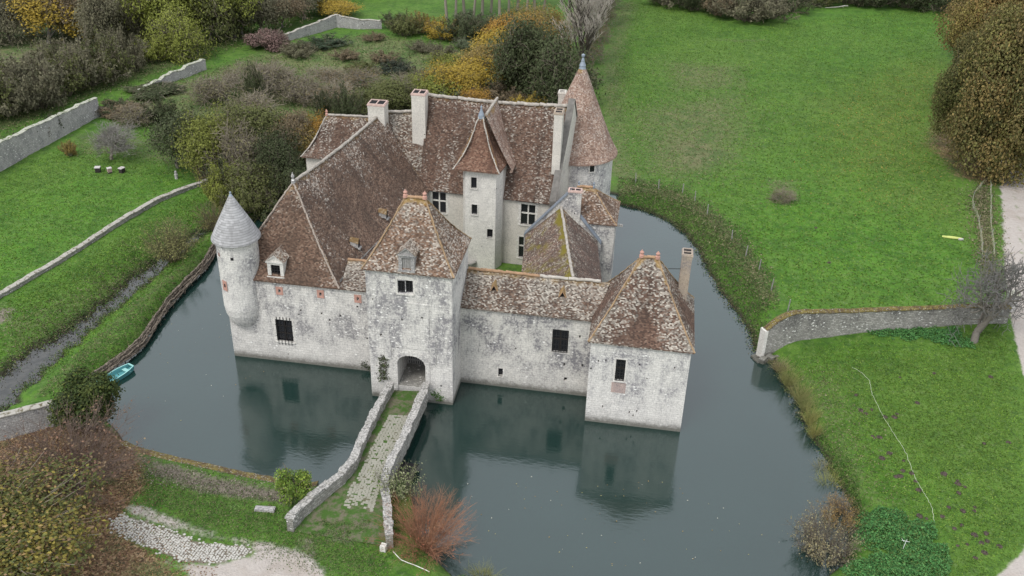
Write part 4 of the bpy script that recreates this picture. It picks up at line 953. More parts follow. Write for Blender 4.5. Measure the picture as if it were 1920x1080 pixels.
# ------------------------------------------------------------------ free-standing walls
def wallpath(name, pts, h, th, mats, label, cat='stone wall', jag=.12, step=.6, capm=1, cap_h=.0, sink=.5, group=None, hs=None, lean=0.):
    """Masonry wall along ground points; uneven top; one mesh plus a coping part."""
    pts = [Vector((p[0], p[1])) for p in pts]; out = []
    for i, (a, b) in enumerate(zip(pts, pts[1:])):
        n = max(1, int((b-a).length/step))
        for j in range(n): out.append((a.lerp(b, j/n), i+j/n))
    out.append((pts[-1], len(pts)-1.))
    N = len(out); L = []; acc = 0.
    rr = random.Random(len(name)*7+N)
    for i, (p, f) in enumerate(out):
        d = (out[min(i+1, N-1)][0]-out[max(i-1, 0)][0]).normalized(); n = Vector((d.y, -d.x))
        zg = gz_(p.x, p.y); hh = hs[int(f)]*(1-(f-int(f)))+hs[min(int(f)+1, len(hs)-1)]*(f-int(f)) if hs else h
        if i: acc += (p-out[i-1][0]).length
        L.append((p, n, zg-sink, zg+hh+jag*rr.uniform(-1, .6), acc))
    root = empty(name, (out[0][0].x, out[0][0].y, gz_(out[0][0].x, out[0][0].y)), label, cat, group); inv = Matrix.Translation(-root.location)
    mb = MB(); cp = MB()
    def q4(A, B, s, za, zb, zc, zd, m, M=mb):
        a = A[0]+A[1]*s; b = B[0]+B[1]*s
        f = [(a.x, a.y, za), (b.x, b.y, zb), (b.x, b.y, zc), (a.x, a.y, zd)]; u = [(A[4], za), (B[4], zb), (B[4], zc), (A[4], zd)]
        if s < 0: f = f[::-1]; u = u[::-1]
        M.face(f, m, u)
    t = th/2
    for A, B in zip(L, L[1:]):
        q4(A, B, t, A[2], B[2], B[3], A[3], 0); q4(A, B, -t, A[2], B[2], B[3], A[3], 0)
        o_ = t+.06; a0, a1 = A[0]+A[1]*o_, A[0]-A[1]*o_; b0, b1 = B[0]+B[1]*o_, B[0]-B[1]*o_
        za, zb = A[3]+.002, B[3]+.002; k1 = cap_h
        am, bm = A[0], B[0]
        cp.face([(a0.x, a0.y, za), (b0.x, b0.y, zb), (bm.x, bm.y, zb+k1+.1), (am.x, am.y, za+k1+.1)])
        cp.face([(am.x, am.y, za+k1+.1), (bm.x, bm.y, zb+k1+.1), (b1.x, b1.y, zb), (a1.x, a1.y, za)])
        cp.face([(a0.x, a0.y, za-.1), (b0.x, b0.y, zb-.1), (b0.x, b0.y, zb), (a0.x, a0.y, za)]); cp.face([(b1.x, b1.y, zb-.1), (a1.x, a1.y, za-.1), (a1.x, a1.y, za), (b1.x, b1.y, zb)])
    for E, s in ((L[0], -1), (L[-1], 1)):
        a, b = E[0]+E[1]*t, E[0]-E[1]*t
        f = [(a.x, a.y, E[2]), (b.x, b.y, E[2]), (b.x, b.y, E[3]+.08), (a.x, a.y, E[3]+.08)]
        mb.face(f if s > 0 else f[::-1], 0)
    o = mb.build('masonry', M_[mats[0]], root); o.matrix_parent_inverse = inv
    o = cp.build('coping', M_[mats[1]], root); o.matrix_parent_inverse = inv
    return root
k = NT('mossy_coping'); n = k.noise(k.pos, 2.4, 5, .7); n2 = k.noise(k.pos, 8, 3, .7)
M_['mosscap'] = k.base(k.mix(k.smooth(n2, .58, .68), k.mix(k.smooth(n, .4, .62), (.075, .052, .028), (.15, .12, .035)), (.42, .41, .38))); 
k = NT('rough_coping'); n = k.noise(k.pos, 2.4, 5, .7); n2 = k.noise(k.pos, 7, 3, .7)
M_['stonecap'] = k.base(k.mix(k.smooth(n, .5, .64), k.mix(n2, (.24, .22, .19), (.42, .4, .36)), (.10, .085, .05)))
k = NT('lichen_coping'); n = k.noise(k.pos, 2.4, 5, .7); n2 = k.noise(k.pos, 7, 3, .7)
M_['greencap'] = k.base(k.mix(k.smooth(n, .5, .62), k.mix(n2, (.27, .27, .21), (.42, .41, .36)), (.10, .12, .055)))
def xy(pts, z=1.2): return [P(x, y, z).xy for x, y in pts]
wallpath('garden_wall', xy([(-60, 600), (0, 556), (75, 512), (150, 468), (195, 438), (240, 410), (300, 377), (345, 358), (390, 342)]), .55, .5, ('rubble', 'stonecap'), 'low stone wall edging the bright lawn above the stream', jag=.05, hs=[.5, .5, .5, .5, .55, .6, .6, .55, .5])
wallpath('enclosure_wall', xy([(-70, 352), (0, 318), (60, 285), (120, 252), (185, 215)]), 3.4, .6, ('garden_stone', 'greencap'), 'tall pale stone wall at the left edge with ivy clumps', jag=.16, hs=[3.7, 3.6, 3.4, 3.2, 2.9])
wallpath('ruined_wall', xy([(258, 178), (300, 160), (345, 145), (385, 130)]), 1.8, .6, ('garden_stone', 'greencap'), 'half-ruined wall under ivy between the tall wall and grey thicket', jag=.35, hs=[.8, 1.3, 1.8, 2.0])
wallpath('orchard_wall', xy([(520, 82), (575, 66), (630, 50), (672, 52), (716, 53)]), 2.2, .5, ('garden_stone', 'stonecap'), 'distant pale wall that bends twice among the scrub', jag=.12, hs=[1.2, 1.9, 2.5, 1.9, 1.6])
wallpath('dam_wall', xy([(-90, 850), (0, 822), (60, 806), (112, 792)]), 2.3, .6, ('garden_stone', 'stonecap'), 'grey stone wall closing the stream behind the purple-brown shrub', jag=.06)
wallpath('retaining_wall', [Vector(p)+Vector((-.05, -.35)) for p in wall_edge], .18, .7, ('rubble', 'mosscap'), 'low mossy retaining wall curving along the near left moat edge', jag=.06, sink=1.6)
e0 = P(1425, 664, .4).xy; e1 = P(1885, 602, 1.25).xy
pr = [e0, P(1500, 637, 1.0).xy, P(1600, 621, 1.2).xy, P(1700, 611, 1.2).xy, P(1800, 605, 1.2).xy, e1]
wr = wallpath('boundary_wall', pr, 3., .6, ('rubble', 'mosscap'), 'stone wall with mossy tiled coping running from the moat to the track', jag=.05, hs=[3.9, 3.2, 2.6, 2.3, 2.1, 1.9], cap_h=.12, sink=1.5)
mb = MB(); a, b = pr[0], pr[1]; d = (b-a).normalized(); n = Vector((d.y, -d.x)); zt = gz_(a.x, a.y)+3.95
q = [a-d*.18+n*.38, a+d*.2+n*.38, a+d*.2-n*.38, a-d*.18-n*.38]; mb.prism([tuple(p_) for p_ in q], -.6, zt)
o = mb.build('pier', M_['ashlar'], wr); o.matrix_parent_inverse = Matrix.Translation(-wr.location)
mb = MB(); rr = random.Random(5)
for i in range(26):
    p = a+d*rr.uniform(-.6, 1.6)+n*rr.uniform(-.2, 1.0); s = rr.uniform(.18, .42)
    mb.box((p.x-s, p.y-s*.7, -.4), (p.x+s, p.y+s*.7, rr.uniform(.1, .45)), 0, rr.uniform(0, 3))
o = mb.build('footing', M_['rubble'], wr); o.matrix_parent_inverse = Matrix.Translation(-wr.location)

# ------------------------------------------------------------------ gate pillar by the track
p = P(1893, 578, 1.25); gp = empty('gate_pillar', (p.x, p.y, gz_(p.x, p.y)), 'pale stone gate pillar with lichen where the wall meets the track', 'pillar')
mb = MB(); mb.box((-.45, -.45, -.3), (.45, .45, 1.9), 0); mb.build('shaft', M_['garden_stone'], gp)
mb = MB(); mb.box((-.55, -.55, 1.903), (.55, .55, 2.05), 0)
T = [(-.5, -.5), (.5, -.5), (.5, .5), (-.5, .5)]
for i in range(4): mb.face([(*T[i], 2.05), (*T[(i+1) % 4], 2.05), (0, 0, 2.4)], 0)
mb.build('cap', M_['greencap'], gp)

# ------------------------------------------------------------------ bridge
br = empty('footbridge', (-20, 60, 0), 'narrow stone bridge with two parapets leading across the moat to the gatehouse', 'bridge'); binv = Matrix.Translation((20, -60, 0))
ZT = 2.4
Lp = [P(x, y, ZT).xy for x, y in ((733, 717), (708, 762), (681, 815), (661, 862), (640, 886), (598, 919), (563, 948), (541, 972))]
Rp = [P(x, y, ZT).xy for x, y in ((800, 719), (778, 772), (750, 831), (729, 872), (721, 903), (726, 950), (730, 1002))]
def resamp(pl, n):
    ln = [0.]
    for a, b in zip(pl, pl[1:]): ln.append(ln[-1]+(b-a).length)
    out = []
    for i in range(n):
        t = ln[-1]*i/(n-1); j = max(0, min(len(pl)-2, next((q-1 for q in range(1, len(ln)) if ln[q] >= t), len(pl)-2)))
        out.append(pl[j].lerp(pl[j+1], (t-ln[j])/(ln[j+1]-ln[j]+1e-9)))
    return out
def parapet(pl, name, sgn, thick=.5, arch=None):
    n = 44; q = resamp(pl, n); mb = MB(); rr = random.Random(9+sgn); q = [p+Vector((rr.uniform(-.05, .05), rr.uniform(-.05, .05))) for p in q]; cp = MB(); acc = 0.
    rows = []
    for i, p in enumerate(q):
        d = (q[min(i+1, n-1)]-q[max(i-1, 0)]).normalized(); nn = Vector((d.y, -d.x))*sgn      # towards the deck
        if i: acc += (p-q[i-1]).length
        rows.append((p, nn, acc, ZT-.1*i/n))
    for i, (A, B) in enumerate(zip(rows, rows[1:])):
        t = thick/2; ao, ai, bo, bi = A[0]-A[1]*t, A[0]+A[1]*t, B[0]-B[1]*t, B[0]+B[1]*t
        lo = -1.2
        if arch and arch[0] <= A[2] <= arch[1]:
            s_ = (A[2]-arch[0])/(arch[1]-arch[0]); lo = .1+.75*math.sin(math.pi*s_)
            s2 = min(1, (B[2]-arch[0])/(arch[1]-arch[0])); lo2 = .1+.75*math.sin(math.pi*max(0, s2))
        else: lo2 = lo
        def fq(a, b, z0, z0b, za, zb, fl):
            f = [(a.x, a.y, z0), (b.x, b.y, z0b), (b.x, b.y, zb), (a.x, a.y, za)]; u = [(A[2], z0), (B[2], z0b), (B[2], zb), (A[2], za)]
            mb.face(f[::fl], 0, u[::fl])
        za, zb = A[3], B[3]
        fq(ao, bo, lo, lo2, za, zb, -sgn); fq(ai, bi, .9, .9, za, zb, sgn)
        if lo > -1: 
            inn = A[0]+A[1]*1.6; inb = B[0]+B[1]*1.6
            mb.face([(ao.x, ao.y, lo), (bo.x, bo.y, lo2), (inb.x, inb.y, lo2), (inn.x, inn.y, lo)], 1)
    # coping of irregular slabs
    i = 0
    while i < n-1:
        j = min(n-1, i+rr.choice((1, 2, 2, 3))); h_ = rr.uniform(.06, .24); e = .02+rr.uniform(0, .09)
        for a in range(i, j):
            A, B = rows[a], rows[a+1]; t = thick/2+e
            g_ = .03
            c4 = [A[0]-A[1]*t, B[0]-B[1]*t, B[0]+B[1]*t, A[0]+A[1]*t]
            if sgn > 0: pass
            za = A[3]-.03; zt = A[3]+h_; zt2 = B[3]+h_
            top = [(c4[0].x, c4[0].y, zt), (c4[1].x, c4[1].y, zt2), (c4[2].x, c4[2].y, zt2), (c4[3].x, c4[3].y, zt)]
            cp.face(top if sgn < 0 else top[::-1]) if False else cp.face(top)
            for (u_, v_, zz0, zz1) in ((0, 1, zt, zt2), (2, 3, zt2, zt)):
                cp.face([(c4[u_].x, c4[u_].y, za), (c4[v_].x, c4[v_].y, za), (c4[v_].x, c4[v_].y, zz1), (c4[u_].x, c4[u_].y, zz0)])
            if a == i: cp.face([(c4[0].x, c4[0].y, za), (c4[3].x, c4[3].y, za), (c4[3].x, c4[3].y, zt), (c4[0].x, c4[0].y, zt)])
            if a == j-1: cp.face([(c4[1].x, c4[1].y, za), (c4[2].x, c4[2].y, za), (c4[2].x, c4[2].y, zt2), (c4[1].x, c4[1].y, zt2)])
        i = j
    A = rows[-1]; t = thick/2; a, b = A[0]-A[1]*t, A[0]+A[1]*t
    mb.face([(a.x, a.y, 0), (b.x, b.y, 0), (b.x, b.y, A[3]), (a.x, a.y, A[3])], 0)
    o = mb.build(name, [M_['rubble'], M_['dark']], br); o.matrix_parent_inverse = binv
    c = cp.build('coping', M_['bridgecap'], o)
    return q
k = NT('parapet_coping'); n = k.noise(k.pos, 1.8, 5, .7); n2 = k.noise(k.pos, 7, 4, .7)
M_['bridgecap'] = k.base(k.mix(k.smooth(n, .5, .7), k.mix(k.smooth(n2, .38, .62), (.16, .155, .145), (.42, .4, .375)), k.mix(k.smooth(n2, .35, .65), (.07, .066, .06), (.3, .285, .25))))
Lq = parapet(Lp, 'parapet', 1); Rq = parapet(Rp, 'parapet', -1, arch=(8.0, 10.6))
mb = MB(); nn = 40; L2, R2 = resamp(Lp, nn), resamp(Rp, nn)
for i in range(nn-1):
    s0, s1 = i/(nn-1), (i+1)/(nn-1); z0, z1 = 1.55-.36*s0+.1*math.sin(3.1*s0), 1.55-.36*s1+.1*math.sin(3.1*s1)
    mb.face([(L2[i].x, L2[i].y, z0), (L2[i+1].x, L2[i+1].y, z1), (R2[i+1].x, R2[i+1].y, z1), (R2[i].x, R2[i].y, z0)])
k = NT('bridge_deck'); n = k.noise(k.pos, 1.6, 5, .65); n2 = k.noise(k.pos, 8, 3, .7)
k.bump(n2, .6, .06)
deck = k.base(k.mix(k.smooth(n, .42, .62), k.mix(n2, (.03, .07, .012), (.06, .115, .022)), k.mix(n2, (.09, .08, .055), (.15, .14, .09))))
o = mb.build('deck', deck, br); o.matrix_parent_inverse = binv
k = NT('paving_setts'); n = k.noise(k.pos, 1.1, 3); n2 = k.noise(k.pos, 9, 3, .7); w_ = k.n('TexWhiteNoise', noise_dimensions='3D', Vector=k.n('ObjectInfo').outputs['Location']).outputs['Value']
k.bump(n2, .3, .03); M_['setts'] = k.base(k.mix(n, k.mix(n2, (.14, .145, .09), (.27, .255, .21)), k.mix(n2, (.25, .24, .2), (.38, .36, .32))))
mb = MB(); rr = random.Random(21); cnt = 0                      # rough setts down the middle of the deck
for i in range(62):
    s = .20+.63*i/62; t = s*(nn-1); j = int(t); a = L2[j].lerp(L2[j+1], t-j); b = R2[j].lerp(R2[j+1], t-j); wd = (b-a).length; d = (b-a).normalized()
    f0, f1 = (.32, .68) if s > .35 else (.26, .74)
    cc = .55+.03*math.sin(s*9); ww = min(2.3, wd*.62)
    m = max(3, int(ww/.24)); z = 1.55-.36*s+.1*math.sin(3.1*s)
    for q_ in range(m):
        if rr.random() < .12 or s > .72 and rr.random() < (s-.72)*5: continue
        u = (q_+.5+rr.uniform(-.1, .1)+.25*(i % 2))/m-.5
        c = a+d*(wd*cc+u*ww); hx, hy = ww/m*.45*rr.uniform(.85, 1.1), .115*rr.uniform(.8, 1.1)
        mb.box((c.x-hx, c.y-hy, z-.05), (c.x+hx, c.y+hy, z+.012+rr.uniform(0, .025)), 0, math.atan2(d.y, d.x)+rr.uniform(-.08, .08), skip='b')
o = mb.build('paving', M_['setts'], br); o.matrix_parent_inverse = binv; o['kind'] = 'stuff'
# setts in the gate passage
mb = MB()
for i in range(16):
    for j in range(10):
        x, y = -19.62+2.35*(j+.5+.4*(i % 2))/10, 67.55+3.3*(i+.5)/16
        mb.box((x-.105, y-.09, 1.5), (x+.105, y+.09, 1.545+rr.uniform(0, .02)), 0, rr.uniform(-.05, .05), skip='b')
o = mb.build('passage_setts', M_['rubble'], gatehouse)
# cobbled patch of the drive
cob_px = [(203, 972), (232, 962), (262, 972), (312, 988), (382, 1016), (462, 1020), (476, 1034), (402, 1056), (338, 1050), (282, 1024), (212, 996)]
cob = wp(cob_px, 1.27); mb = MB(); rr = random.Random(33)
a = Vector(cob[0]); d = (Vector(cob[6])-a).normalized(); n = Vector((-d.y, d.x)); L_ = (Vector(cob[6])-a).length
cobs = []
for i in range(int(L_/.215)+6):
    for j in range(-28, 28):
        c = a+d*(i*.215-.6)+n*(j*.185+(.09 if i % 2 else 0)); cobs.append((c.x, c.y))
cobs = np.array(cobs); sd_c = sdist(cobs[:, 0], cobs[:, 1], cob); hz = height(cobs[:, 0], cobs[:, 1])
ang = math.atan2(d.y, d.x)
for (x, y), s_, z in zip(cobs, sd_c, hz):
    if s_ > rr.uniform(-.3, .25) or rr.random() < .03: continue
    hx, hy = .094*rr.uniform(.65, 1.08), .08*rr.uniform(.65, 1.08)
    x += rr.uniform(-.03, .03); y += rr.uniform(-.03, .03)
    mb.box((x-hx, y-hy, z-.06), (x+hx, y+hy, z+.03+rr.uniform(0, .03)), 0, ang+rr.uniform(-.2, .2), skip='b')
k = NT('pale_setts'); n = k.noise(k.pos, 2.7, 3); k.bump(k.noise(k.pos, 9, 3), .3, .03); M_['pale_setts'] = k.base(k.mix(n, (.28, .265, .235), (.5, .48, .44)))
tag(mb.build('cobbled_paving', M_['pale_setts']), kind='structure')

# ------------------------------------------------------------------ wattle edging along the dyke
wl = [P(x, y, .9).xy for x, y in ((430, 428), (402, 460), (386, 490), (352, 524), (318, 560), (290, 600), (267, 636), (237, 662), (206, 683), (176, 704), (158, 715))]
wl = resamp(wl, 70); mb = MB(); rr = random.Random(4)
for kx in range(13):
    pts = []; ox, oz = rr.uniform(-.28, .28), rr.uniform(-.3, .42)
    for i, p in enumerate(wl):
        d = (wl[min(i+1, 69)]-wl[max(i-1, 0)]).normalized(); n_ = Vector((d.y, -d.x))
        q = p+n_*(ox+rr.uniform(-.08, .08)); pts.append((q.x, q.y, .62+oz+.1*math.sin(i*.35+kx)+rr.uniform(-.05, .05)))
    mb.tube(pts, [rr.uniform(.06, .11) for _ in pts], 5, 0)
for i in range(0, 70, 2):
    p = wl[i]; d = (wl[min(i+1, 69)]-wl[max(i-1, 0)]).normalized(); n_ = Vector((d.y, -d.x)); p = p+n_*.34
    mb.tube([(p.x, p.y, -.6), (p.x+rr.uniform(-.04, .04), p.y, .95+rr.uniform(0, .25))], [.05, .045], 5, 0)
for i in range(420):
    j = rr.randrange(1, 69); p = wl[j]; d = (wl[j+1]-wl[j-1]).normalized(); n_ = Vector((d.y, -d.x)); a = p+n_*rr.uniform(-.35, .35); b = a+d*rr.uniform(-.7, .7)+n_*rr.uniform(-.25, .25); z0 = rr.uniform(.1, 1.05)
    mb.tube([(a.x, a.y, z0), (b.x, b.y, z0+rr.uniform(-.15, .3))], [.03, .012], 3, 0, False)
k = NT('wattle_brush'); n = k.noise(k.pos, 4, 6, .75); M_['wattle'] = k.base(k.mix(k.smooth(n, .3, .7), (.04, .032, .025), (.23, .19, .15)))
tag(mb.build('wattle_edging', M_['wattle']), 'long brown wattle edging of woven brushwood along the grassy dyke', 'edging')

# ------------------------------------------------------------------ boat
k = NT('teal_paint'); n = k.noise(k.n('TexCoord').outputs['Object'], 4, 4); k.b.inputs['Roughness'].default_value = .5
M_['teal'] = k.base(k.mix(n, (.05, .19, .21), (.10, .28, .29)))
k = NT('pale_teal'); n = k.noise(k.n('TexCoord').outputs['Object'], 5, 4); M_['teal2'] = k.base(k.mix(n, (.20, .42, .40), (.3, .52, .49)))
bs, be = P(194, 717, .3), P(240, 691, .3)
bt = empty('rowing_boat', ((bs.x+be.x)/2, (bs.y+be.y)/2, 0), 'small teal rowing boat moored against the wattle edging', 'boat', rotz=math.atan2(be.y-bs.y, be.x-bs.x))
mb = MB(); seats = MB(); st = []
for i in range(13):
    t = i/12; x = -1.75+3.5*t; hw = .66*(1-.45*max(0, (t-.55)/.45)**2)*(1-.12*max(0, (.2-t)/.2)); zt = .42+.12*t*t; zb = -.12+.22*max(0, (t-.75)/.25)**2
    st.append((x, hw, zt, zb))
for (x0, w0, t0, b0), (x1, w1, t1, b1) in zip(st, st[1:]):
    for s in (-1, 1):
        o0, o1 = s*w0, s*w1; i0, i1 = s*(w0-.1), s*(w1-.1); u0, u1 = s*w0*.78, s*w1*.78
        def f(q, m): mb.face(q if s > 0 else q[::-1], m)
        f([(x1, u1, b1), (x0, u0, b0), (x0, o0, t0), (x1, o1, t1)], 0)
        f([(x1, o1, t1), (x0, o0, t0), (x0, i0, t0), (x1, i1, t1)], 1)
        f([(x0, u0*.86, .06), (x1, u1*.86, max(.06, b1+.08)), (x1, i1, t1), (x0, i0, t0)], 2)
        f([(x0, 0, .06), (x1, 0, max(.06, b1+.08)), (x1, u1*.86, max(.06, b1+.08)), (x0, u0*.86, .06)], 2)
for x, hw, zt, zb, s in ((*st[0], -1), (*st[-1], 1)):
    q = [(x, -hw*.78, zb), (x, hw*.78, zb), (x, hw, zt), (x, -hw, zt)]; mb.face(q if s > 0 else q[::-1], 0)
    mb.box((min(x, x-s*.12), -hw+.003, zt-.1), (max(x, x-s*.12), hw-.003, zt+.004), 1)
mb.build('hull', [M_['teal'], M_['teal2'], M_['teal']], bt)
for x in (-.95, 1.12):
    sb = MB(); sb.box((x-.18, -.5, .2), (x+.18, .5, .26), 0); sb.build('thwart', M_['teal2'], bt)
p = P(198, 683, 1.2); mb = MB(); mb.box((-.3, -.16, 0), (.3, .16, .34), 0, .5); mb.box((-.33, -.19, .345), (.33, .19, .4), 0, .5)
o = mb.build('crate', plain('white_plastic', (.75, .76, .75), .5, .08)); o.location = (p.x, p.y, gz_(p.x, p.y)); tag(o, 'small white box lying on the grass above the teal boat', 'box')

# ------------------------------------------------------------------ beehives, posts, stones, sticks
M_['hivewhite'] = plain('pale_lid', (.44, .41, .39), .7, .15, 5); M_['hivepink'] = plain('pink_wood', (.34, .24, .22), .8, .3, 5)
for i, (x, y, lab) in enumerate(((184, 321, 'leftmost of three small dark hives with pale lids on the lawn'), (206, 323, 'middle hive of the row of three with pale lids on the lawn'), (229, 322, 'right-hand hive of the row of three on the lawn, lid split in two'))):
    p = P(x, y, 1.2); h_ = empty('beehive', (p.x, p.y, gz_(p.x, p.y)), lab, 'beehive', 'three beehives on the lawn', rotz=.3+i*.5)
    s = (.85, .7, .85)[i]
    mb = MB()
    mb.box((-.34*s, -.28*s, -.1), (.34*s, .28*s, .18), 0)
    mb.build('stand', M_['darkwood'], h_)
    mb = MB(); mb.box((-.36*s, -.32*s, .183), (.36*s, .32*s, .62), 0); mb.box((-.38*s, -.34*s, .4), (.38*s, .34*s, .44), 0); mb.build('body', M_['darkwood' if i != 1 else 'hivepink'], h_)
    if i == 2:
        for q in ((-.42, -.05), (.05, .42)):
            mb = MB(); mb.box((q[0]*.85, -.32, .64), (q[1]*.85, .32, .74), 0); mb.build('lid', M_['hivewhite'], h_)
    else:
        mb = MB(); mb.box((-.42*s, -.38*s, .64), (.42*s, .38*s, .74), 0); mb.build('lid', M_['hivewhite'], h_)
def place(o, px, py, label, cat, group=None, dz=0.):
    p = P(px, py, 1.2); o.location = (p.x, p.y, gz_(p.x, p.y)+dz); return tag(o, label, cat, group)
mb = MB(); mb.lathe((0, 0), [(.22, -.2), (.2, .55), (.24, .6), (.2, .68), (.13, .78), (.17, .9), (.15, 1.05), (0, 1.14)], 10); place(mb.build('stone_post', M_['garden_stone'], None, True), 331, 334, 'small pale stone post on the lawn beneath the mistletoe tree', 'post')
mb = MB(); mb.box((-.75, -.24, -.1), (.75, .24, .2), 0, .1); mb.box((-.7, -.2, .2), (.68, .2, .24), 0, .1); place(mb.build('stone_slab', M_['garden_stone']), 497, 955, 'grey stone slab on the grass left of the bridge end', 'slab')
mb = MB(); mb.prism([(-.22, -.2), (.2, -.22), (.24, .16), (-.16, .22)], -.2, .5); place(mb.build('boundary_stone', M_['ashlar']), 719, 1028, 'small pale stone block at the foot of the right parapet', 'stone')
mb = MB(); mb.tube([(-2.6, -.9, .12), (-1.2, -.5, .2), (.4, 0, .3), (1.8, .6, .5), (2.6, 1.1, .4)], [.05, .09, .12, .15, .1], 6); mb.tube([(.4, 0, .3), (1., -.4, .5), (1.5, -.6, .45)], [.07, .05, .03], 5)
place(mb.build('fallen_branch', plain('bleached_wood', (.4, .38, .34), .9, .3, 4)), 1568, 15, 'bleached fallen branch at the far end of the big meadow', 'branch')
mb = MB(); mb.prism([(-1.1, -.1), (-.2, -.28), (1.0, -.25), (1.2, .05), (.2, .3), (-1., .25)], .02, .1); mb.box((.7, -.5, .02), (1.25, -.3, .2), 1, .2)
place(mb.build('tarpaulin', [plain('yellow_sheet', (.42, .45, .14), .7, .3, 3), M_['hivewhite']]), 1784, 445, 'yellowish sheet lying on the meadow near the track', 'sheet')
mb = MB(); mb.tube([(-.35, -.75, .35), (0, 0, .42), (.3, .6, .5)], [.02, .025, .02], 5); mb.tube([(-.3, .5, .45), (.1, .3, .5), (.55, .3, .48)], [.02]*3, 5); mb.tube([(-.1, .25, .47), (-.25, .75, .45)], [.016]*2, 5)
o_ = mb.build('white_stick', plain('white_paint', (.62, .62, .6), .6, .1)); o_.scale = (.62, .62, 1); place(o_, 1695, 1026, 'forked white stick lying on the nettle patch', 'stick')
mb = MB(); pts = []
rope_px = [(1598, 688), (1607, 692), (1630, 712), (1635, 735), (1652, 772), (1672, 805), (1690, 832), (1702, 856), (1710, 880), (1722, 905), (1738, 930), (1748, 950), (1752, 978)]
rq = resamp([P(x, y, 1.25).xy for x, y in rope_px], 90); rz = height(np.array([p.x for p in rq]), np.array([p.y for p in rq])); rr = random.Random(3)
pts = [(p.x+rr.uniform(-.05, .05), p.y+rr.uniform(-.05, .05), z+.07) for p, z in zip(rq, rz)]
mb.tube(pts, [.014]*len(pts), 4); tag(mb.build('white_rope', plain('white_tape', (.5, .54, .4), .7, .1)), 'long thin white tape lying in a wavy line across the right meadow', 'rope')
rq = resamp([P(x, y, 1.25).xy for x, y in ((737, 1030), (752, 1046), (775, 1056), (805, 1071))], 24); mb = MB()
mb.tube([(p.x, p.y, gz_(p.x, p.y)+.06) for p in rq], [.035]*24, 4); tag(mb.build('white_pipe', plain('white_hose', (.66, .66, .6), .6, .1)), 'short white pipe curving from the right parapet to the bank', 'pipe')

# molehills
me_var = []
for v_ in range(3):
    mb = MB(); mb.lathe((0, 0), [(.34, -.08), (.26, .06), (.15, .14), (0, .18)], 9)
    o = mb.build('molehill', plain('fresh_earth', (.075, .055, .05), .95, .5, 8) if v_ == 0 else M_['earth'])
    if v_ == 0: M_['earth'] = o.data.materials[0]
    for vv in o.data.vertices: vv.co.x *= rnd.uniform(.7, 1.25); vv.co.y *= rnd.uniform(.7, 1.25); vv.co.z *= rnd.uniform(.7, 1.2)
    me_var.append(o.data); bpy.data.objects.remove(o)
mole_px = [(1606, 738), (1688, 705), (1721, 752), (1682, 774), (1678, 780), (1660, 780), (1625, 774), (1615, 767), (1635, 765), (1637, 814), (1650, 817), (1654, 858), (1668, 848), (1695, 863), (1693, 881), (1688, 891), (1710, 886), (1680, 892), (1717, 901), (1723, 916), (1799, 921), (1770, 886), (1797, 899), (1798, 905), (1811, 910), (1780, 948), (1807, 955), (1829, 948), (1828, 955), (1725, 966), (1737, 970), (1768, 966), (1790, 988), (1804, 983), (1828, 1000), (1850, 998), (1815, 1017), (1797, 1020), (1841, 1015), (1852, 1012), (1875, 1022), (1847, 1033), (1830, 1042), (1892, 826), (1846, 829), (1858, 704), (1752, 698), (1640, 818), (1530, 425), (1555, 490)]
for i, (x, y) in enumerate(mole_px):
    p = P(x, y, 1.25); o = bpy.data.objects.new('molehill', me_var[i % 3]); COL.objects.link(o); o.location = (p.x, p.y, gz_(p.x, p.y)); s = rnd.uniform(.5, 1.0); o.scale = (s, s, s); o.rotation_euler[2] = rnd.uniform(0, 6)
    tag(o, 'small dark molehill of fresh earth in the grass', 'molehill', 'molehills in the right-hand meadow')

# wire fence on the far bank
fp = [(1192, 342), (1235, 354), (1279, 364), (1303, 378), (1326, 402), (1372, 450), (1398, 480), (1423, 505), (1446, 542), (1477, 582)]
p0 = P(*fp[0], 1.2); fe = empty('wire_fence', (p0.x, p0.y, gz_(p0.x, p0.y)), 'thin wire fence on weathered posts along the far moat bank', 'fence'); finv = Matrix.Translation(-fe.location); tops = []
for x, y in fp:
    p = P(x, y, 1.2); z = gz_(p.x, p.y); mb = MB(); dx, dy = rnd.uniform(-.08, .08), rnd.uniform(-.08, .08)
    mb.tube([(p.x, p.y, z-.3), (p.x+dx, p.y+dy, z+1.35)], [.075, .06], 6); o = mb.build('post', M_['oak'], fe); o.matrix_parent_inverse = finv; tops.append(Vector((p.x+dx, p.y+dy, z+1.35)))
mb = MB()
for dz in (-.1, -.55, -.95): mb.tube([t+Vector((0, 0, dz)) for t in tops], [.008]*len(tops), 3)
o = mb.build('wire', M_['iron'], fe); o.matrix_parent_inverse = finv
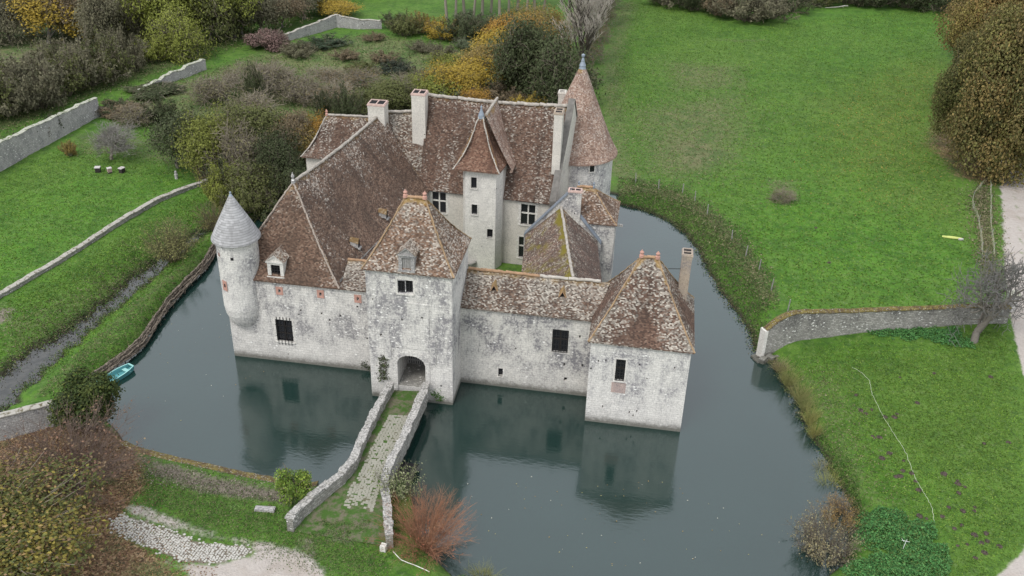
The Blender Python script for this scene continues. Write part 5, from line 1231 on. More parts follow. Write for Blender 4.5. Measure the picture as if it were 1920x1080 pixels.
# netting fence by the track
for px_list, lab in ((((1853, 335), (1826, 362), (1822, 385), (1834, 410), (1838, 440), (1842, 478)), 'pale sagging netting fence on the meadow side of the dry strip by the track'), (((1856, 335), (1858, 370), (1856, 410), (1860, 450), (1864, 480)), 'pale netting fence on the track side of the dry strip')):
    q = resamp([P(x, y, 1.2).xy for x, y in px_list], 14); z = height(np.array([p.x for p in q]), np.array([p.y for p in q]))
    fe = empty('netting_fence', (q[0].x, q[0].y, z[0]), lab, 'fence'); finv = Matrix.Translation(-fe.location); mb = MB(); po = MB()
    for i in range(13):
        a, b = q[i], q[i+1]; ha, hb = .55+.15*math.sin(i*1.3), .55+.15*math.sin((i+1)*1.3)
        for v_ in range(5):
            mb.tube([(a.x, a.y, z[i]+ha*v_/4+.03), (b.x, b.y, z[i+1]+hb*v_/4+.03)], [.007]*2, 3)
        for s_ in range(8):
            m = a.lerp(b, s_/8); mb.tube([(m.x, m.y, z[i]), (m.x, m.y, z[i]+ha+.03)], [.007]*2, 3)
    o = mb.build('net', plain('pale_netting', (.38, .38, .27), .8, .15), fe); o.matrix_parent_inverse = finv
    for i in range(0, 14, 2):
        po = MB(); po.tube([(q[i].x, q[i].y, z[i]-.2), (q[i].x+.03, q[i].y, z[i]+.9)], [.04, .035], 5); o = po.build('post', M_['oak'], fe); o.matrix_parent_inverse = finv
# stone well-head in the courtyard
p = P(879, 500, 1.7); wlh = MB(); wlh.lathe((0, 0), [(.75, -.2), (.75, .7), (.8, .75), (.8, .85), (.55, .85), (.55, .3), (0, .3)], 24); o = wlh.build('wellhead', M_['rubble'], None); o.location = (p.x, p.y, 1.56); tag(o, 'round dark stone well-head in the castle courtyard', 'well')
# ------------------------------------------------------------------ VEGETATION
k = NT('foliage'); at = k.n('Attribute', attribute_name='Col').outputs['Color']; oc = k.n('ObjectInfo').outputs['Color']
c = k.mix(1., at, oc, 'MULTIPLY'); k.base(c); k.b.inputs['Roughness'].default_value = .75
tr = k.n('BsdfTranslucent'); k.t.links.new(c, tr.inputs['Color']); ms = k.n('MixShader', Fac=.25)
k.t.links.new(k.b.outputs[0], ms.inputs[1]); k.t.links.new(tr.outputs[0], ms.inputs[2]); k.t.links.new(ms.outputs[0], k.out.inputs[0])
M_['leaf'] = k.m
k = NT('bark'); n = k.noise(k.pos, 5, 4, .7); oc = k.n('ObjectInfo').outputs['Color']
M_['bark'] = k.base(k.mix(1., k.mix(n, (.10, .09, .078), (.23, .21, .185)), oc, 'MULTIPLY'))
k = NT('twigs'); n = k.noise(k.pos, 2, 3, .6); oc = k.n('ObjectInfo').outputs['Color']
M_['twig'] = k.base(k.mix(1., k.mix(n, (.75, .75, .75), (1.2, 1.15, 1.1)), oc, 'MULTIPLY'))

def np_mesh(name, co, quads, mat, col=None):
    me = bpy.data.meshes.new(name); me.vertices.add(len(co)); me.vertices.foreach_set('co', co.astype(np.float32).ravel())
    me.loops.add(quads.size); me.loops.foreach_set('vertex_index', quads.astype(np.int32).ravel())
    n = quads.shape[1]; me.polygons.add(len(quads)); me.polygons.foreach_set('loop_start', np.arange(0, quads.size, n, dtype=np.int32)); me.polygons.foreach_set('loop_total', np.full(len(quads), n, np.int32))
    if col is not None:
        a = me.attributes.new('Col', 'FLOAT_COLOR', 'POINT'); a.data.foreach_set('color', np.c_[col, np.ones(len(col))].astype(np.float32).ravel())
    me.update(); me.validate(); me.materials.append(mat); return me
def unit(v): return v/(np.linalg.norm(v, axis=-1, keepdims=True)+1e-9)
def leaves(rg, c, out, size, col, up=.5, name='leaves'):
    n = len(c); nr = unit(out*.7+np.array([0, 0, up])+rg.normal(0, .55, (n, 3)))
    t = unit(np.cross(nr, rg.normal(0, 1, (n, 3)))); b = np.cross(nr, t)
    s = size*rg.uniform(.65, 1.35, (n, 1)); w_ = s*rg.uniform(.45, .7, (n, 1))
    v = np.stack([c-t*s*.5, c+b*w_*.5+nr*s*.08, c+t*s*.5, c-b*w_*.5+nr*s*.08], 1).reshape(-1, 3)
    return np_mesh(name, v, np.arange(4*n).reshape(n, 4), M_['leaf'], np.repeat(col, 4, 0))
def pal(rg, n, cols, jit=.18):
    cols = np.array(cols); i = rg.integers(0, len(cols), n); return np.clip(cols[i]*rg.uniform(1-jit, 1+jit, (n, 1)), 0, 1)
def lobed(rg, R, rz, zc, nl, n, lr=(.3, .5), top=.15, squash=.8, flat=0.):
    """Points near the surface of overlapping lobes: uneven crown with gaps."""
    d = unit(rg.normal(0, 1, (nl, 3))); d[:, 2] = d[:, 2]*.9+top; rad = rg.uniform(.35, .78, (nl, 1))
    lc = d*rad*np.array([R, R, rz]); lc[:, 2] += zc; lrad = rg.uniform(*lr, nl)*R
    w_ = lrad**2; li = rg.choice(nl, n, p=w_/w_.sum())
    u = unit(rg.normal(0, 1, (n, 3))+np.array([0, 0, .25])); rr_ = lrad[li]*(rg.uniform(.35, 1., n)**.45)*(1+.12*rg.normal(0, 1, n))
    p = lc[li]+u*rr_[:, None]*np.array([1, 1, squash])
    return p, unit(u+.4*unit(p-np.array([0, 0, zc]))), li
def tubes(segs, name, mat, sides=4):
    """Segments (p0,p1,r0,r1) to a mesh of tapered tubes, numpy."""
    s = np.array([(*a, *b, r0, r1) for a, b, r0, r1 in segs]); a, b = s[:, :3], s[:, 3:6]; d = unit(b-a)
    ref = np.where(np.abs(d[:, 2:3]) < .9, np.array([[0, 0, 1.]]), np.array([[1., 0, 0]])); x = unit(np.cross(d, ref)); y = np.cross(d, x)
    v = []; n = len(s)
    for e, r in ((a, s[:, 6:7]), (b, s[:, 7:8])):
        for k_ in range(sides):
            t = 2*math.pi*k_/sides; v.append(e+(x*math.cos(t)+y*math.sin(t))*r)
    v = np.stack(v, 1); base = np.arange(n)[:, None]*2*sides; q = []
    for k_ in range(sides): q.append(base+np.array([[k_, (k_+1) % sides, sides+(k_+1) % sides, sides+k_]]))
    return np_mesh(name, v.reshape(-1, 3), np.concatenate(q), mat)
def grow(rg, p, d, L, r, lv, mx, kids, spread, up, segs, taper=.55, tip=None, wob=.18, trunk=None, lratio=.62):
    """Recursive limbs; segs of level >= trunk levels go to twigs list."""
    n = 3 if lv < mx else 2; q = np.array(p, float); dd = np.array(d, float); pts = [(q, dd)]
    for i in range(n):
        dd = unit(dd+rg.normal(0, wob, 3)+np.array([0, 0, up*.3])); q2 = q+dd*L/n
        r0, r1 = r*(1-(1-taper)*i/n), r*(1-(1-taper)*(i+1)/n); segs[min(lv, len(segs)-1)].append((q, q2, max(r0, .017), max(r1, .013))); q = q2; pts.append((q, dd))
    if lv == mx:
        if tip is not None: tip.append(q)
        return
    m = kids[lv]
    for i in range(m):
        f = (i+1)/m; f = .35+.65*f if lv else .25+.75*f; j = min(n-1, int(f*n)); t = f*n-j
        if j >= n: j, t = n-1, 1.
        p_ = pts[j][0]*(1-t)+pts[min(j+1, n)][0]*t
        az = i*2.4+rg.uniform(-.6, .6); x = unit(np.cross(pts[j][1], [.3, .2, .93] if abs(pts[j][1][2]) < .95 else [1., 0, 0])); y = np.cross(pts[j][1], x)
        nd = unit(pts[j][1]*math.cos(spread)+(x*math.cos(az)+y*math.sin(az))*math.sin(spread)+np.array([0, 0, up]))
        grow(rg, p_, nd, L*lratio*rg.uniform(.75, 1.2), r*taper*rg.uniform(.55, .8), lv+1, mx, kids, spread*rg.uniform(.9, 1.15), up, segs, taper, tip, wob, trunk, lratio)

VAR = {}
def reg(kind, parts): VAR.setdefault(kind, []).append(parts)
G1 = [(.050, .070, .018), (.075, .095, .022), (.10, .115, .03), (.12, .13, .035)]              # olive green
def leafy(kind, seed, R, rz, zc, nl, n, size, cols, trunk_h, trunk_r, lr=(.3, .5), up=.4, limbs=7, squash=.8, top=.15, twig=0.):
    rg = np.random.default_rng(seed); p, o, li = lobed(rg, R, rz, zc, nl, n, lr, top, squash); keep = p[:, 2] > .12
    p, o, li = p[keep], o[keep], li[keep]
    lobe = rg.integers(0, len(cols), nl); base = np.array(cols)[lobe][li]; other = pal(rg, len(p), cols); mixf = (rg.random((len(p), 1)) < .45)
    col = np.clip(np.where(mixf, other, base)*rg.uniform(.7, 1.3, (len(p), 1)), 0, 1)
    me = leaves(rg, p, o, size, col, up, 'crown')
    segs = [[], []]
    if trunk_h: segs[0].append((np.array([0, 0, -.3]), np.array([.1, .05, trunk_h]), trunk_r, trunk_r*.75))
    for i in range(limbs):
        t = p[rg.integers(0, len(p))]; b = np.array([.1, .05, trunk_h*.9]) if trunk_h else np.array([rg.uniform(-.2, .2), rg.uniform(-.2, .2), -.1]); m = (b+t)/2+rg.normal(0, .3, 3)
        segs[0] += [(b, m, trunk_r*.5, trunk_r*.3), (m, t, trunk_r*.3, .02)]
    parts = [('trunk', tubes(segs[0], 'trunk', M_['bark'], 6)), ('crown', me)]
    if twig:
        tw_ = []
        for i in range(int(twig)):
            t = p[rg.integers(0, len(p))]; c0 = np.array([0, 0, zc*.8]); d = unit(t-c0); tw_.append((t-d*R*.3, t+d*size*1.2+rg.normal(0, .15, 3), .025, .01))
        parts.append(('twigs', tubes(tw_, 'twigs', M_['twig'], 3)))
    reg(kind, parts)
def bare(kind, seed, L, r, kids, spread, up, mx=4, lratio=.62, wob=.2, lean=0., n_leaf=0, leafcols=None, leafsize=.2, sig=.25):
    rg = np.random.default_rng(seed); segs = [[], [], [], [], []]; tips = []
    grow(rg, (0, 0, -.3), unit(np.array([lean, lean*.5, 1.])), L, r, 0, mx, kids, spread, up, segs, tip=tips, wob=wob, lratio=lratio)
    t = tubes(segs[0]+segs[1]+segs[2], 'trunk', M_['bark'], 5); tw = tubes([s for q in segs[3:] for s in q], 'twigs', M_['twig'], 3)
    parts = [('trunk', t), ('twigs', tw)]
    if n_leaf:
        tp = np.array(tips); p = tp[rg.integers(0, len(tp), n_leaf)]+rg.normal(0, sig, (n_leaf, 3)); parts.append(('leaves', leaves(rg, p, unit(p-np.array([0, 0, L])), leafsize, pal(rg, n_leaf, leafcols))))
    reg(kind, parts)
def stems(kind, seed, n, H_, spread, rad=.02, leafn=0, cols=None, size=.14, sub=4, base=.35, droop=0., zmin=.35):
    """Many-stemmed shrub fanning from its base."""
    rg = np.random.default_rng(seed); segs = []; pts = []
    for i in range(n):
        az = rg.uniform(0, 6.283); t = spread*math.sqrt(rg.random()); d = np.array([math.cos(az)*math.sin(t), math.sin(az)*math.sin(t), math.cos(t)])
        h = H_*rg.uniform(.6, 1.05); q = np.array([math.cos(az), math.sin(az), 0])*rg.uniform(0, base); r = rad*rg.uniform(.7, 1.3)
        for j in range(4):
            d = unit(d+rg.normal(0, .09, 3)+np.array([0, 0, -droop])); q2 = q+d*h/4; segs.append((q, q2, r*(1-.2*j), r*(.8-.2*j)+.003)); q = q2
            if j >= 1:
                for s_ in range(sub):
                    dd = unit(d+rg.normal(0, .42, 3)); e = q+dd*h*rg.uniform(.12, .3); segs.append((q, e, r*.45, .004)); pts.append(q+(e-q)*rg.uniform(.3, 1))
    parts = [('stems', tubes(segs, 'stems', M_['twig'], 3))]
    if leafn:
        pp = np.array(pts); p = pp[rg.integers(0, len(pp), leafn)]+rg.normal(0, .12, (leafn, 3)); p = p[p[:, 2] > zmin*.3]
        parts.append(('leaves', leaves(rg, p, unit(p-np.array([0, 0, H_*.3])), size, pal(rg, len(p), cols, .3))))
    reg(kind, parts)

YEL = [(.30, .19, .03), (.36, .24, .035), (.26, .19, .04), (.20, .17, .04)]
ORA = [(.34, .17, .03), (.28, .15, .035), (.36, .22, .05), (.2, .14, .04)]
OLV = [(.060, .068, .024), (.085, .09, .030), (.11, .112, .036), (.14, .135, .042)]
LIM = [(.14, .16, .03), (.18, .19, .035), (.11, .135, .03), (.2, .2, .05)]
GRY = [(.085, .08, .06), (.11, .1, .075), (.14, .125, .09), (.07, .07, .05)]
DRK = [(.035, .045, .022), (.05, .06, .026), (.065, .072, .03), (.03, .04, .02)]
BRN = [(.13, .09, .055), (.17, .12, .07), (.11, .085, .05), (.15, .13, .07)]
WT = [(.8, .8, .8), (1, 1, 1), (1.2, 1.2, 1.1), (.6, .63, .6)]
bare('tree', 1, 2.4, .2, (8, 5, 5, 4), .8, .14, 4, .74, .24, 0., 13000, WT, .22, .34); bare('tree', 2, 2.7, .22, (9, 5, 4, 5), .72, .18, 4, .7, .24, .05, 11000, WT, .22, .32); bare('tree', 17, 2.2, .2, (9, 6, 5, 3), .85, .1, 4, .76, .26, -.06, 9000, WT, .22, .3)
for s_, nl in ((3, 7500), (4, 6000), (18, 5000)): stems('bush', s_, 60, 2.8, 1.15, .03, nl, WT, .19, 6, .7)
for s_ in (5, 6): leafy('bramble', s_, 2.0, .9, .6, 30, 8000, .15, [(.8, .8, .8), (1, 1, 1), (1.2, 1.2, 1.15), (.6, .62, .6)], 0, .05, lr=(.12, .34), limbs=3, twig=500)
for s_ in (7, 8): bare('bare_tree', s_, 2.6, .2, (9, 6, 6, 6), .75, .18, 4, .72)
for s_ in (9, 10): bare('bare_poplar', s_, 7.5, .22, (18, 7, 6, 4), .42, .3, 4, .48, .1)
for s_ in (12, 13): bare('thicket', s_, 1.5, .09, (8, 6, 5, 4), .85, .1, 4, .78, .25, 0., 900, [(1., .95, .8), (.8, .8, .6)], .16)
bare('orchard_tree', 14, 2.6, .3, (8, 6, 5, 5), .95, .1, 4, .68, .3, .03)
def bake(o, name=None): return o
def plant(kind, px, py, wpx, hpx, tint, label, name, cat, group=None, var=None, z=1.2, ttint=None, rot=None, names=None):
    """Stand a plant on the ground at the base point, sized from its real extent."""
    p = P(px, py, z); v = VAR[kind]; parts = v[(var if var is not None else rnd.randrange(len(v))) % len(v)]
    if not hasattr(plant, 'dim'): plant.dim = {}
    key = (kind, parts[-1][1].name)
    if key not in plant.dim:
        co = np.concatenate([np.array([vv.co[:] for vv in m.vertices]) for _, m in parts]); plant.dim[key] = (np.percentile(np.abs(co[:, :2]), 97)*2, np.percentile(co[:, 2], 99.5))
    dw, dh = plant.dim[key]; sc = F/depth(p)
    W, Hh = wpx/sc, max(.3, hpx/sc-.25*wpx/sc)/.87
    root = empty(name, (p.x, p.y, gz_(p.x, p.y)), label, cat, group, rotz=rot if rot is not None else rnd.uniform(0, 6.28)); root.scale = (W/dw, W/dw, Hh/dh)
    for nm, m in parts:
        o = bpy.data.objects.new(nm, m); COL.objects.link(o); o.parent = root
        tt = ttint or (1, 1, 1); t = tint if nm in ('crown', 'leaves') else (tt if nm == 'trunk' else (ttint or (.215, .188, .145)))
        if nm in ('twigs', 'stems'): t = tuple(x*(.16 if ttint and max(ttint) > .5 else 1) for x in t)
        j = rnd.uniform(.9, 1.1); o.color = (t[0]*j, t[1]*j, t[2]*j, 1)
    return root
C0 = dict(yel=(.26, .185, .032), ora=(.27, .155, .035), olv=(.085, .092, .032), lim=(.15, .165, .035), gry=(.108, .100, .062), drk=(.048, .058, .026), brn=(.125, .095, .058), grn=(.045, .085, .028), gol=(.20, .145, .045), sage=(.085, .105, .06), purp=(.13, .085, .075), mist=(.12, .13, .03))
C_ = {k_: tuple(x*1.5 for x in v) for k_, v in C0.items()}
# ---- woodland at the upper left
def many(rows, kind, label, name, cat, group, tt=None):
    for i, (x, y, w_, h_, c, *k_) in enumerate(rows):
        if 'upper left' in label or 'tall left wall' in label: h_ *= 1.3
        if 'closing' in group or 'closing' in label: h_ *= 1.7
        if 'low scrub' in label: h_ *= 1.25
        plant(kind if not k_ else k_[0], x, y, w_, h_, C_[c], label, name, cat, group, ttint=tt)
many([(20, 212, 120, 80, 'gry'), (75, 200, 120, 95, 'gry'), (120, 178, 110, 85, 'olv'), (165, 160, 110, 90, 'gry'), (205, 150, 90, 80, 'olv'), (235, 135, 80, 70, 'gry'), (-30, 225, 120, 90, 'olv'), (-60, 190, 120, 100, 'gry'), (40, 165, 90, 60, 'gry'), (110, 140, 90, 60, 'gry')],
     'bush', 'grey-brown bush in the dense hedge above the tall left wall', 'hedge_bush', 'bush', 'grey bushes of the hedge above the tall left wall')
many([(20, 75, 100, 80, 'gry'), (150, 75, 90, 80, 'brn'), (215, 90, 90, 90, 'gry'), (245, 70, 80, 80, 'gry'), (250, 30, 110, 90, 'brn'), (455, 70, 80, 70, 'drk'), (490, 55, 90, 70, 'gry'), (530, 50, 80, 60, 'brn'), (570, 35, 80, 60, 'gry'), (600, 20, 90, 60, 'olv'), (20, 20, 110, 80, 'gry'), (470, 10, 120, 80, 'brn'), (560, -10, 120, 80, 'olv'), (640, -15, 110, 80, 'olv'), (700, -20, 110, 70, 'gry'), (80, -10, 130, 90, 'gry'), (200, -15, 130, 90, 'brn'), (-40, 40, 140, 100, 'olv'), (330, -25, 130, 90, 'olv'), (420, -25, 130, 80, 'gry'), (760, -30, 110, 60, 'brn'), (510, 90, 70, 35, 'purp', 'bramble')],
     'tree', 'grey-brown tree in the woodland filling the upper left corner', 'woodland_tree', 'tree', 'grey-brown trees in the upper left woodland')
many([(330, 90, 130, 125, 'lim'), (395, 75, 120, 120, 'olv'), (440, 70, 110, 110, 'lim'), (300, 60, 120, 110, 'olv'), (370, 35, 130, 110, 'lim'), (345, 105, 90, 80, 'lim'), (430, 25, 120, 90, 'olv')],
     'tree', 'olive green tree in the middle of the upper left woodland', 'woodland_tree', 'tree', 'olive green trees of the upper left woodland')
plant('tree', 90, 80, 160, 135, C_['yel'], 'wide yellow autumn tree among grey trees in the upper left', 'autumn_tree', 'tree', var=0)
plant('tree', 130, 62, 90, 80, C_['gol'], 'golden brown autumn tree touching the yellow one in the upper left', 'autumn_tree', 'tree', var=1)
plant('tree', 190, 45, 120, 90, C_['ora'], 'orange-brown autumn tree at the top left edge of the picture', 'autumn_tree', 'tree', var=0)
plant('bush', 287, 112, 80, 62, C_['lim'], 'bright lime yellow-green bush at the foot of the woodland', 'lime_bush', 'bush', var=0)
plant('tree', 640, 30, 90, 50, C_['yel'], 'yellowish tree at the top behind the distant bent wall', 'autumn_tree', 'tree', var=1)
# ---- scrub in the middle distance
many([(430, 190, 120, 75, 'gry'), (480, 175, 120, 80, 'gry'), (540, 180, 110, 65, 'gry'), (455, 150, 100, 55, 'gry'), (515, 145, 90, 50, 'gry'), (600, 190, 100, 55, 'gry')],
     'thicket', 'grey leafless thicket spreading behind the ruined wall', 'thicket', 'thicket', 'grey leafless thicket in the middle distance')
many([(650, 190, 110, 65, 'brn'), (725, 200, 100, 75, 'olv', 'tree'), (690, 155, 90, 50, 'brn'), (775, 195, 100, 75, 'gry'), (820, 200, 90, 75, 'lim', 'tree'), (620, 140, 80, 36, 'brn'), (690, 215, 80, 60, 'olv', 'tree')],
     'thicket', 'brownish scrub tree beyond the castle chimneys', 'scrub_tree', 'tree', 'scrub trees beyond the castle chimneys')
many([(455, 330, 120, 130, 'gry'), (500, 300, 120, 130, 'olv', 'tree'), (530, 350, 100, 125, 'drk', 'tree'), (480, 375, 100, 105, 'olv', 'tree'), (545, 300, 90, 110, 'brn', 'tree'), (430, 290, 110, 100, 'gry'), (500, 235, 120, 90, 'gry'), (560, 360, 90, 90, 'drk', 'tree'), (455, 255, 100, 80, 'gry')],
     'thicket', 'dark half-bare tree crowding the left bank behind the turret', 'bank_tree', 'tree', 'dark half-bare trees between the turret and the rear pavilion')
many([(520, 385, 90, 60, 'drk'), (560, 370, 70, 55, 'drk'), (470, 350, 100, 70, 'drk'), (600, 345, 80, 60, 'drk'), (430, 345, 80, 70, 'drk')],
     'bush', 'dark undergrowth bush below the bare bank trees', 'undergrowth_bush', 'bush', 'dark undergrowth below the bank trees')
plant('tree', 575, 315, 90, 105, C_['gol'], 'golden autumn tree just left of the rear pavilion roof', 'autumn_tree', 'tree', var=0)
plant('tree', 605, 300, 70, 90, C_['ora'], 'orange autumn tree touching the rear pavilion finial', 'autumn_tree', 'tree', var=1)
plant('tree', 335, 315, 120, 120, C_['drk'], 'dark tree hung with mistletoe on the left lawn', 'mistletoe_tree', 'tree', var=1)
plant('tree', 375, 320, 110, 125, C_['mist'], 'yellow-green mistletoe-laden tree behind the dark one on the lawn', 'mistletoe_tree', 'tree', var=0)
plant('bare_tree', 209, 298, 90, 82, (1, 1, 1), 'small leaning bare fruit tree on the left lawn', 'fruit_tree', 'tree', var=0, ttint=(1.3, 1.25, 1.15))
plant('bush', 132, 290, 28, 34, C_['gol'], 'small golden sapling near the tall left wall', 'sapling', 'sapling', var=1)
plant('bush', 425, 378, 80, 90, C_['lim'], 'yellow-green willow bush at the end of the low garden wall', 'willow_bush', 'bush', var=0)
plant('bush', 455, 395, 70, 70, C_['olv'], 'olive bush between the willow bush and the turret', 'bank_bush', 'bush', var=1)
plant('bramble', 235, 210, 90, 40, C_['brn'], 'brown bramble mound at the end of the tall left wall', 'bramble', 'bramble', var=0)
plant('bush', 218, 208, 60, 36, C_['drk'], 'dark ivy mound hanging over the end of the tall wall', 'ivy_mound', 'ivy', var=1)
plant('bramble', 300, 172, 90, 34, C_['drk'], 'dark ivy heap over the ruined wall', 'ivy_heap', 'ivy', var=1)
plant('bush', 300, 225, 60, 50, C_['drk'], 'dark evergreen bush between the ruined wall and the mistletoe trees', 'evergreen_bush', 'bush', var=0)
plant('thicket', 265, 225, 90, 55, C_['gry'], 'grey bare shrub in front of the ruined wall', 'bare_shrub', 'shrub', var=1)
for i, (x, y, w_, h_, l) in enumerate(((480, 200, 34, 80, 'tall ivy-clad trunk standing in the grey thicket'), (650, 232, 52, 78, 'broad dark ivy-covered tree just left of the square chimney'), (607, 215, 34, 60, 'narrow ivy-covered tree left of the broad one'))):
    plant('bush', x, y, w_, h_, C_['drk'], l, 'ivy_tree', 'tree', var=i)
plant('bush', 742, 134, 66, 34, (.05, .065, .045), 'low dark blue-green bramble mound in the middle of the rough field', 'bramble', 'bramble', var=0)
plant('bush', 612, 86, 84, 34, (.05, .075, .04), 'green bramble bank below the distant bent wall', 'bramble', 'bramble', var=1)
many([(700, 75, 40, 20, 'brn'), (790, 95, 50, 25, 'gry'), (830, 110, 50, 30, 'gry'), (650, 110, 50, 22, 'brn'), (560, 105, 60, 30, 'gry'), (870, 90, 40, 26, 'sage'), (720, 115, 50, 22, 'brn'), (780, 150, 60, 30, 'gry'), (680, 135, 60, 25, 'olv'), (850, 135, 50, 24, 'brn')],
     'bush', 'low scrub clump in the rough field beyond the castle', 'scrub_clump', 'scrub', 'low scrub clumps in the rough field')
many([(760, 65, 60, 50, 'olv'), (790, 60, 50, 44, 'gol'), (865, 75, 70, 60, 'drk'), (900, 70, 60, 50, 'drk'), (740, 50, 50, 36, 'drk'), (880, 45, 60, 34, 'sage'), (920, 55, 50, 40, 'sage')], 'bush', 'bush in the hedge line beneath the bare poplars', 'hedge_bush', 'bush', 'bushes beneath the bare poplars')
plant('bush', 828, 72, 62, 48, C_['yel'], 'bright yellow bush in the far hedge line', 'yellow_bush', 'bush', var=1)
for i in range(12):
    x = 838+i*16.5; plant('bare_poplar', x, 36-3*i % 9-i*1.2, 60, 190, (1, 1, 1), 'slender bare poplar trunk in the plantation at the top', 'bare_poplar', 'tree', 'bare poplars in the plantation at the top', var=i, ttint=(1.5, 1.45, 1.35))
many([(865, 195, 100, 90, 'yel'), (885, 170, 100, 85, 'yel'), (910, 155, 100, 95, 'gol'), (925, 125, 100, 90, 'yel'), (950, 95, 100, 80, 'ora'), (850, 150, 80, 60, 'lim'), (985, 65, 100, 70, 'gol'), (900, 208, 80, 60, 'ora'), (820, 190, 80, 70, 'lim')],
     'tree', 'yellow and orange autumn tree in the row leading away behind the great roof', 'autumn_tree', 'tree', 'autumn trees in the row behind the great roof')
many([(800, 205, 80, 60, 'olv'), (840, 205, 70, 55, 'sage'), (930, 205, 80, 60, 'brn'), (965, 205, 60, 45, 'brn')], 'bush', 'muted bush close behind the great ridge', 'ridge_bush', 'bush', 'muted bushes close behind the great ridge')
plant('bush', 985, 212, 66, 50, C_['yel'], 'bright yellow bush right behind the great roof ridge', 'yellow_bush', 'bush', var=0)
for x, y, w_, h_, c, l in ((1010, 185, 135, 165, 'drk', 'large dark grey-green tree behind the great roof'), (1045, 195, 120, 150, 'drk', 'dark tree between the large one and the round tower cone'), (975, 165, 80, 95, 'olv', 'olive tree between the orange row and the large dark tree'), (1030, 110, 90, 100, 'gol', 'brown-gold tree behind the large dark tree')):
    plant('tree', x, y, w_, h_, C_[c], l, 'field_tree', 'tree')
many([(1085, 165, 100, 235, 'gry'), (1098, 120, 90, 200, 'gry'), (1110, 75, 80, 150, 'gry'), (1122, 45, 80, 140, 'gry'), (1132, 20, 70, 130, 'gry')], 'bare_poplar', 'pale feathery bare tree in the row along the meadow edge', 'bare_tree', 'tree', 'bare trees along the meadow edge', (.42, .385, .34))
many([(1100, 165, 70, 60, 'brn'), (1115, 120, 60, 60, 'brn'), (1128, 80, 50, 50, 'brn'), (1138, 45, 50, 50, 'gry'), (1150, 15, 50, 40, 'gry'), (1080, 185, 60, 50, 'gry')], 'thicket', 'brown undergrowth shrub below the row of bare trees', 'edge_shrub', 'shrub', 'undergrowth below the row of bare trees')
many([(1250, 8, 80, 40, 'gry'), (1300, 18, 80, 44, 'drk'), (1345, 28, 70, 40, 'brn'), (1395, 38, 110, 52, 'gry'), (1440, 34, 90, 46, 'gry'), (1480, 22, 80, 40, 'drk'), (1530, 8, 80, 36, 'olv'), (1590, 6, 80, 36, 'gry'), (1640, 10, 90, 40, 'drk'), (1700, 12, 90, 40, 'drk'), (1760, 18, 90, 46, 'drk'), (1350, -10, 120, 60, 'gry'), (1460, -15, 120, 60, 'drk'), (1580, -25, 120, 60, 'olv'), (1700, -25, 130, 70, 'drk'), (1220, -20, 110, 60, 'gry'), (1840, 5, 110, 70, 'drk')],
     'bush', 'dark scrubby bush in the hedge closing the far end of the meadow', 'hedge_bush', 'bush', 'bushes of the hedge closing the big meadow')
# ---- big copper tree on the right
rg = np.random.default_rng(77); CO = [(.10, .082, .04), (.125, .102, .045), (.10, .098, .038), (.155, .118, .05), (.072, .074, .032), (.125, .12, .042)]
leafy('copper', 70, 7.2, 7.4, 6.4, 80, 100000, .21, CO, 3., .45, lr=(.14, .32), limbs=16, squash=.9, top=-.12)
leafy('copper', 71, 6.4, 6.6, 6.0, 64, 70000, .21, CO, 3., .45, lr=(.14, .32), limbs=14, squash=.9, top=-.1)
for x, y, w_, h_, t, v_, l in ((1862, 322, 190, 330, (1.35, 1.3, 1.15), 0, 'huge copper-brown autumn tree beside the track, nearest of the group on the right'), (1795, 285, 115, 215, (1.15, 1.25, 1.1), 1, 'olive-brown tree at the left front of the copper group'), (1840, 205, 150, 250, (1.5, 1.3, 1.1), 0, 'golden brown tree in the middle of the copper group on the right'),
    (1825, 110, 120, 170, (1.25, 1.2, 1.1), 1, 'brown tree at the far left end of the copper group'), (1915, 130, 170, 230, (1.6, 1.35, 1.1), 1, 'copper-brown tree in the top right corner'), (1955, 325, 140, 230, (1.2, 1.2, 1.1), 1, 'copper-brown tree half outside the right edge beyond the track')):
    plant('copper', x, y, w_, h_, t, l, 'copper_tree', 'tree', var=v_, rot=x*.7)
# ---- near plants
leafy('yew', 80, 1.9, 1.7, 1.75, 26, 16000, .17, [(.040, .060, .016), (.058, .076, .018), (.085, .098, .022), (.030, .045, .014)], 0, .1, lr=(.28, .48), up=.6, limbs=4)
plant('yew', 176, 796, 96, 116, (1, 1, 1), 'rounded dark green yew bush beside the teal boat', 'yew_bush', 'bush', var=0)
stems('brownbush', 81, 170, 4.6, 1.0, .02, 1500, [(.16, .09, .06), (.2, .12, .08), (.24, .17, .10), (.14, .10, .06)], .15, 6)
plant('brownbush', 138, 912, 255, 178, (1, 1, 1), 'big leafless purple-brown shrub on the leaf litter at the left', 'bare_shrub', 'shrub', ttint=(.155, .115, .095), rot=.5)
leafy('mapletree', 82, 4.4, 2.8, 3.6, 44, 42000, .14, [(.16, .145, .035), (.22, .18, .04), (.12, .125, .035), (.25, .17, .07), (.085, .095, .03), (.20, .13, .075)], 1.5, .2, lr=(.25, .42), limbs=12, twig=500)
plant('mapletree', -20, 1095, 400, 265, (1, 1, 1), 'broad yellow-green autumn tree in the bottom left corner', 'autumn_tree', 'tree', var=0, rot=.4)
stems('willow', 83, 240, 3.2, 1.05, .013, 500, [(.30, .10, .06), (.26, .13, .07)], .09, 5, .3)
plant('willow', 796, 1010, 150, 135, (1, 1, 1), 'red-stemmed willow shrub at the water beside the bridge', 'red_willow', 'shrub', ttint=(.30, .155, .095), rot=1.)
stems('sprig', 84, 60, 1.9, .9, .014, 1500, [(.16, .18, .08), (.22, .24, .12), (.12, .15, .06), (.3, .3, .18)], .12, 4, .2)
